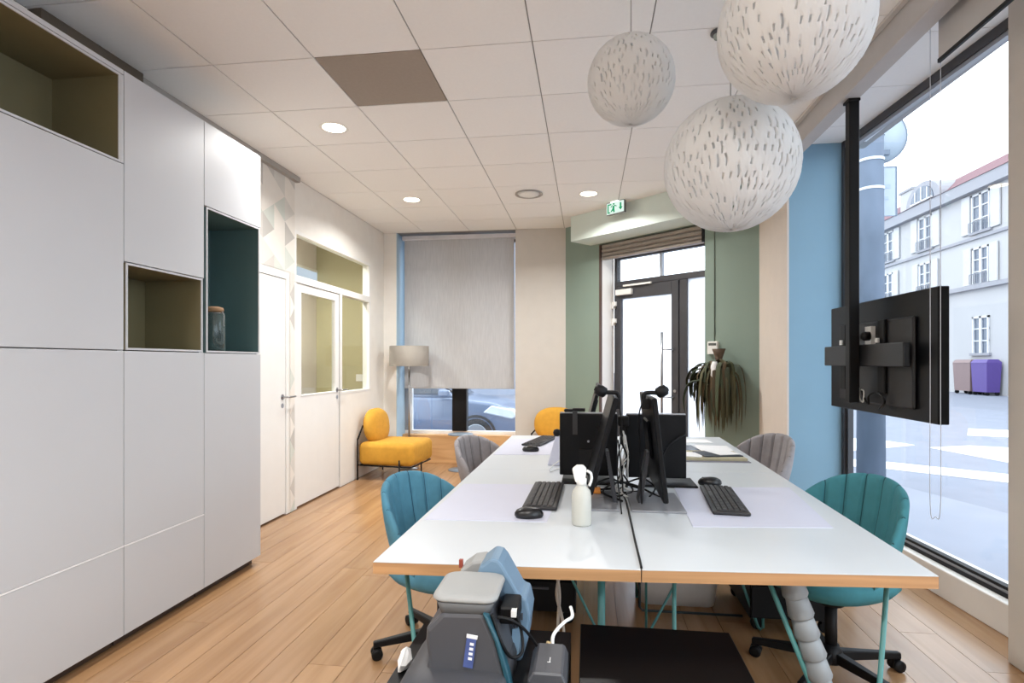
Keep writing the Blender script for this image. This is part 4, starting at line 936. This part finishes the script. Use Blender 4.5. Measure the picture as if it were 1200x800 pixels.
# concrete post and the signs on it
po = thing('utility_post', 'weathered grey concrete post with pale straps outside the window', 'post', (3.33,7.25,-0.06))
MB().lathe([(0.152,0.0),(0.135,3.0),(0.12,6.0)], 24).build('shaft', CONC, po)
for z in (3.42,3.76,4.06): MB().lathe([(0.139,z),(0.140,z+0.03)], 24, cap=False).build('strap', mat('strap_pale',(226,232,238),0.5), po)
rs_ = thing('round_sign', 'round traffic sign seen from behind beside the concrete post', 'sign', (3.53,7.52,4.10))
MB().lathe([(0.001,-0.012),(0.31,-0.012),(0.325,-0.004),(0.325,0.012),(0.001,0.012)], 36, M=Matrix.Rotation(PI/2,4,'X'), cap=False).build('disc', mat('sign_back',(160,172,184),0.5), rs_)
MB().lathe([(0.325,-0.014),(0.338,-0.014),(0.338,0.014),(0.325,0.014)], 36, M=Matrix.Rotation(PI/2,4,'X'), cap=False).build('rim', mat('sign_rim',(110,122,138),0.5), rs_)
MB().box(-0.14,0.12,-0.05,-0.015,-0.24,-0.18).box(-0.20,-0.16,-0.19,-0.02,-0.23,-0.19).box(-0.20,-0.16,-0.19,-0.02,0.15,0.19).build('bracket', mat('sign_rim',(110,122,138)), rs_)
bs = thing('street_sign', 'pale rectangular street sign below the round sign', 'sign', (3.58,7.52,3.42))
MB().box(-0.16,0.16,-0.012,0.012,-0.30,0.30).bevel(0.006).build('board', mat('sign_pale',(172,182,194),0.5), bs)
MB().box(0.150,0.168,-0.016,0.016,-0.30,0.30).box(-0.16,0.16,-0.016,0.016,0.292,0.306).build('rim', mat('sign_rim',(110,122,138)), bs)
MB().box(-0.20,-0.14,-0.19,-0.005,0.15,0.19).box(-0.20,-0.14,-0.19,-0.005,-0.2,-0.16).build('bracket', mat('sign_rim',(110,122,138)), bs)
MB().box(-0.05,0.09,-0.016,-0.012,0.04,0.09).box(-0.05,0.07,-0.016,-0.012,-0.1,-0.06).build('printed_bars', mat('sign_print',(160,172,190),0.5), bs)
# the house across the street (facade on x = 18)
hb = thing('town_house', 'pale rendered town house with shutters across the street', 'building', (18.0,30.0,-0.15))
def H(m, x0,x1,y0,y1,z0,z1): return m.box(x0-18,x1-18,y0-30,y1-30,z0+0.15,z1+0.15)
H(MB(),18,26,14,44,-0.15,9.55).build('wall', FACADE, hb)
for z, h, d, nm in ((9.25,0.55,0.35,'cornice'),(7.05,0.14,0.10,'string_course'),(4.72,0.20,0.22,'string_course')): H(MB(),18-d,18.02,13.9,44.1,z,z+h).build(nm, STONE, hb)
MB().prism([(-0.4,9.95),(-0.05,10.10),(0.9,10.95),(4.0,11.7),(8,11.0),(8,9.9)], -16.2, 14.2, 'y').build('roof', SLATE, hb)
WF = mat('casement_white',(206,206,208),0.6); SHW = mat('shutter_white',(188,188,190),0.7); IRON = mat('iron_grey',(120,124,134),0.5)
for yc in (20.2,24.5,28.85,33.2,37.0,41.0):
    for z0, z1, wd in ((7.40,9.15,0.62),(4.98,6.66,0.55),(1.75,3.45,0.55)):
        w_ = H(MB(),17.995,18.06,yc-wd,yc+wd,z0,z1).build('window', WDARK, hb)
        f = MB(); H(f,17.93,18.0,yc-wd,yc-wd+0.09,z0,z1); H(f,17.93,18.0,yc+wd-0.09,yc+wd,z0,z1); H(f,17.93,18.0,yc-wd,yc+wd,z1-0.09,z1); H(f,17.93,18.0,yc-0.07,yc+0.07,z0,z1)
        for q in (0.33,0.66): H(f,17.95,18.0,yc-wd,yc+wd,z0+(z1-z0)*q-0.025,z0+(z1-z0)*q+0.025)
        f.build('casement', WF, w_)
        H(MB(),17.88,18.0,yc-wd-0.12,yc+wd+0.12,z0-0.12,z0).build('window_sill', STONE, w_)
        if z0 > 4:
            for s in (-1,1):
                a, b = sorted((yc+s*(wd+0.08), yc+s*(wd*2+0.05)))
                H(MB(),17.90,17.97,a,b,z0-0.03,z1+0.03).bevel(0.01).build('shutter', SHW, hb)
            r_ = MB(); H(r_,17.80,17.83,yc-wd,yc+wd,z0+0.42,z0+0.46)
            for k in range(9): H(r_,17.805,17.825,yc-wd+wd*2*k/8-0.012,yc-wd+wd*2*k/8+0.012,z0,z0+0.44)
            r_.build('railing', IRON, w_)
# arched dormer and chimney
dm = MB(); arc = [(yc, z) for yc, z in [(1.55*math.cos(a), 1.10*math.sin(a)) for a in [PI*i/14 for i in range(15)]]]
dm.prism([(y+3.0, z+9.98) for y, z in arc], -0.30, 3.0, 'x').build('dormer', STONE, hb)
dw = MB().prism([(0.66*y+3.0, 0.72*z+10.05) for y, z in arc], -0.34, -0.29, 'x').build('dormer_window', WDARK, hb)
MB().box(-0.38,-0.335,2.96,3.04,10.05,10.82).box(-0.38,-0.335,2.0,4.0,10.02,10.10).box(-0.38,-0.335,2.42,2.48,10.05,10.68).box(-0.38,-0.335,3.52,3.58,10.05,10.68).build('casement', WF, dw)
MB().box(0.0,0.8,4.5,5.7,10.0,11.15).build('chimney', FACADE, hb); MB().box(-0.08,0.88,4.42,5.78,11.15,11.27).build('chimney_cap', STONE, hb)
MB().lathe([(0.16,11.27),(0.13,11.45)],12,c=(0.4,5.1,0)).build('chimney_pot', STONE, hb)
for (y0,y1,lab,c) in ((28.6,29.85,'brown refuse container before the pale house',(128,106,104)),(27.5,28.55,'purple refuse container before the pale house',(84,64,134))):
    t = thing('refuse_container', lab, 'container', (17.6,(y0+y1)/2-0.1,-0.15), 0, 'refuse containers across the street'); W = (y1-y0)/2; mm = mat('bin_'+lab.split()[0], c, 0.5)
    MB().hexa([(-0.26,-W*0.88,0.15),(0.26,-W*0.88,0.15),(0.26,W*0.88,0.15),(-0.26,W*0.88,0.15)],[(-0.30,-W,1.45),(0.30,-W,1.45),(0.30,W,1.45),(-0.30,W,1.45)]).build('body', mm, t)
    MB().hexa([(-0.32,-W,1.45),(0.32,-W,1.45),(0.32,W,1.45),(-0.32,W,1.45)],[(-0.2,-W*0.9,1.6),(0.2,-W*0.9,1.6),(0.2,W*0.9,1.6),(-0.2,W*0.9,1.6)]).build('lid', mm, t)
    cmm = MB().lathe([(0.09,-0.03),(0.09,0.03)],12,M=Matrix.Translation((0,0,0.09))@Matrix.Rotation(PI/2,4,'X')).box(-0.04,0.04,-0.04,0.04,0.1,0.16).mesh('wheel', BLACK)
    for sx in (-0.2,0.2):
        for sy in (-W*0.75,W*0.75): share('wheel', cmm, t, (sx,sy,0))
# ---- parked cars behind the blind (built nose to +x)
def car(label, x, y, z, body, rz=0):
    t = thing('car', label, 'car', (x,y,z), rz, 'parked cars behind the blind')
    W = 0.91
    prof = [(-2.2,0.32),(2.15,0.30),(2.28,0.42),(2.30,0.62),(2.20,0.80),(1.75,0.96),(0.95,1.06),(-1.9,1.10),(-2.25,1.02),(-2.32,0.7)]
    MB().prism(prof, -W, W, 'y').bevel(0.07,3).build('body', body, t, smooth=True)
    cabin_b = [(1.05,-W*0.93,1.04),(-2.0,-W*0.93,1.06),(-2.0,W*0.93,1.06),(1.05,W*0.93,1.04)]
    cabin_t = [(0.15,-W*0.74,1.60),(-1.55,-W*0.74,1.62),(-1.55,W*0.74,1.62),(0.15,W*0.74,1.60)]
    MB().hexa(cabin_b, cabin_t).bevel(0.05,2).build('cabin', body, t, smooth=True)
    gl = mat('car_glass',(52,62,74),0.08)
    MB().hexa([(1.03,-0.72,1.10),(1.03,0.72,1.10),(1.06,0.72,1.08),(1.06,-0.72,1.08)],[(0.24,-0.58,1.555),(0.24,0.58,1.555),(0.27,0.58,1.56),(0.27,-0.58,1.56)]).build('windscreen', gl, t)
    for s in (-1,1):
        MB().hexa([(0.78,s*W*0.915,1.13),(-1.7,s*W*0.915,1.13),(-1.7,s*W*0.95,1.13),(0.78,s*W*0.95,1.13)],[(0.12,s*W*0.765,1.53),(-1.4,s*W*0.765,1.53),(-1.4,s*W*0.80,1.53),(0.12,s*W*0.80,1.53)]).build('side_window', gl, t)
        MB().prism([(1.55,0.78),(2.12,0.66),(2.22,0.72),(2.14,0.84),(1.72,0.92)], min(s*0.62,s*0.93), max(s*0.62,s*0.93), 'y').bevel(0.02).build('headlight', mat('headlight_glass',(196,206,216),0.15), t)
        MB().box(0.70,0.92,min(s*0.92,s*1.08),max(s*0.92,s*1.08),1.08,1.22).bevel(0.04,2).build('mirror', body, t)
        for xw in (1.42,-1.42):
            M = Matrix.Translation((xw,s*0.82,0.335))@Matrix.Rotation(PI/2,4,'X')
            w_ = MB().lathe([(0.22,-0.11),(0.32,-0.105),(0.335,-0.06),(0.335,0.06),(0.32,0.105),(0.22,0.11)],28,M=M).build('wheel', mat('tyre',(32,33,36),0.8), t)
            m = MB().lathe([(0.21,-0.112),(0.225,-0.112),(0.225,0.112),(0.21,0.112)],28,M=M)
            for k in range(5): m.box(-0.02,0.02,0.03,0.215,-0.114,0.114,M@Matrix.Rotation(2*PI*k/5,4,'Z'))
            m.build('rim', mat('rim_silver',(150,156,164),0.3,0.8), w_)
            MB().lathe([(0.355,-0.10),(0.40,-0.10),(0.40,0.10),(0.355,0.10)],28,M=Matrix.Translation((xw,s*0.83,0.335))@Matrix.Rotation(PI/2,4,'X'),cap=False).build('wheel_arch', mat('arch_black',(34,36,40),0.7), t)
    return t
CARB = mat('car_blue_grey',(92,108,134),0.28,0.1,var=0.02,coat=0.6)
car('blue grey car parked outside the far window, its headlight showing', -3.55, 11.7, -0.42, CARB)
car('silver car parked beyond the blue grey one', -6.0, 15.2, -0.42, mat('car_silver',(190,198,208),0.3,0.2,coat=0.5))
far = thing('row_house', 'pale grey row house beyond the parked cars', 'building', (-7.0,30.0,-0.42))
MB().box(-14,7,0,8,0,9).build('wall', mat('row_house_render',(140,148,164),0.9), far)
for k in range(7):
    for z in (1.2,4.2,7.0): MB().box(-12.6+2.8*k,-11.4+2.8*k,-0.05,0.02,z,z+1.5).build('window', WDARK, far)
MB().box(-14.2,7.2,-0.3,8,9,9.4).build('cornice', STONE, far)
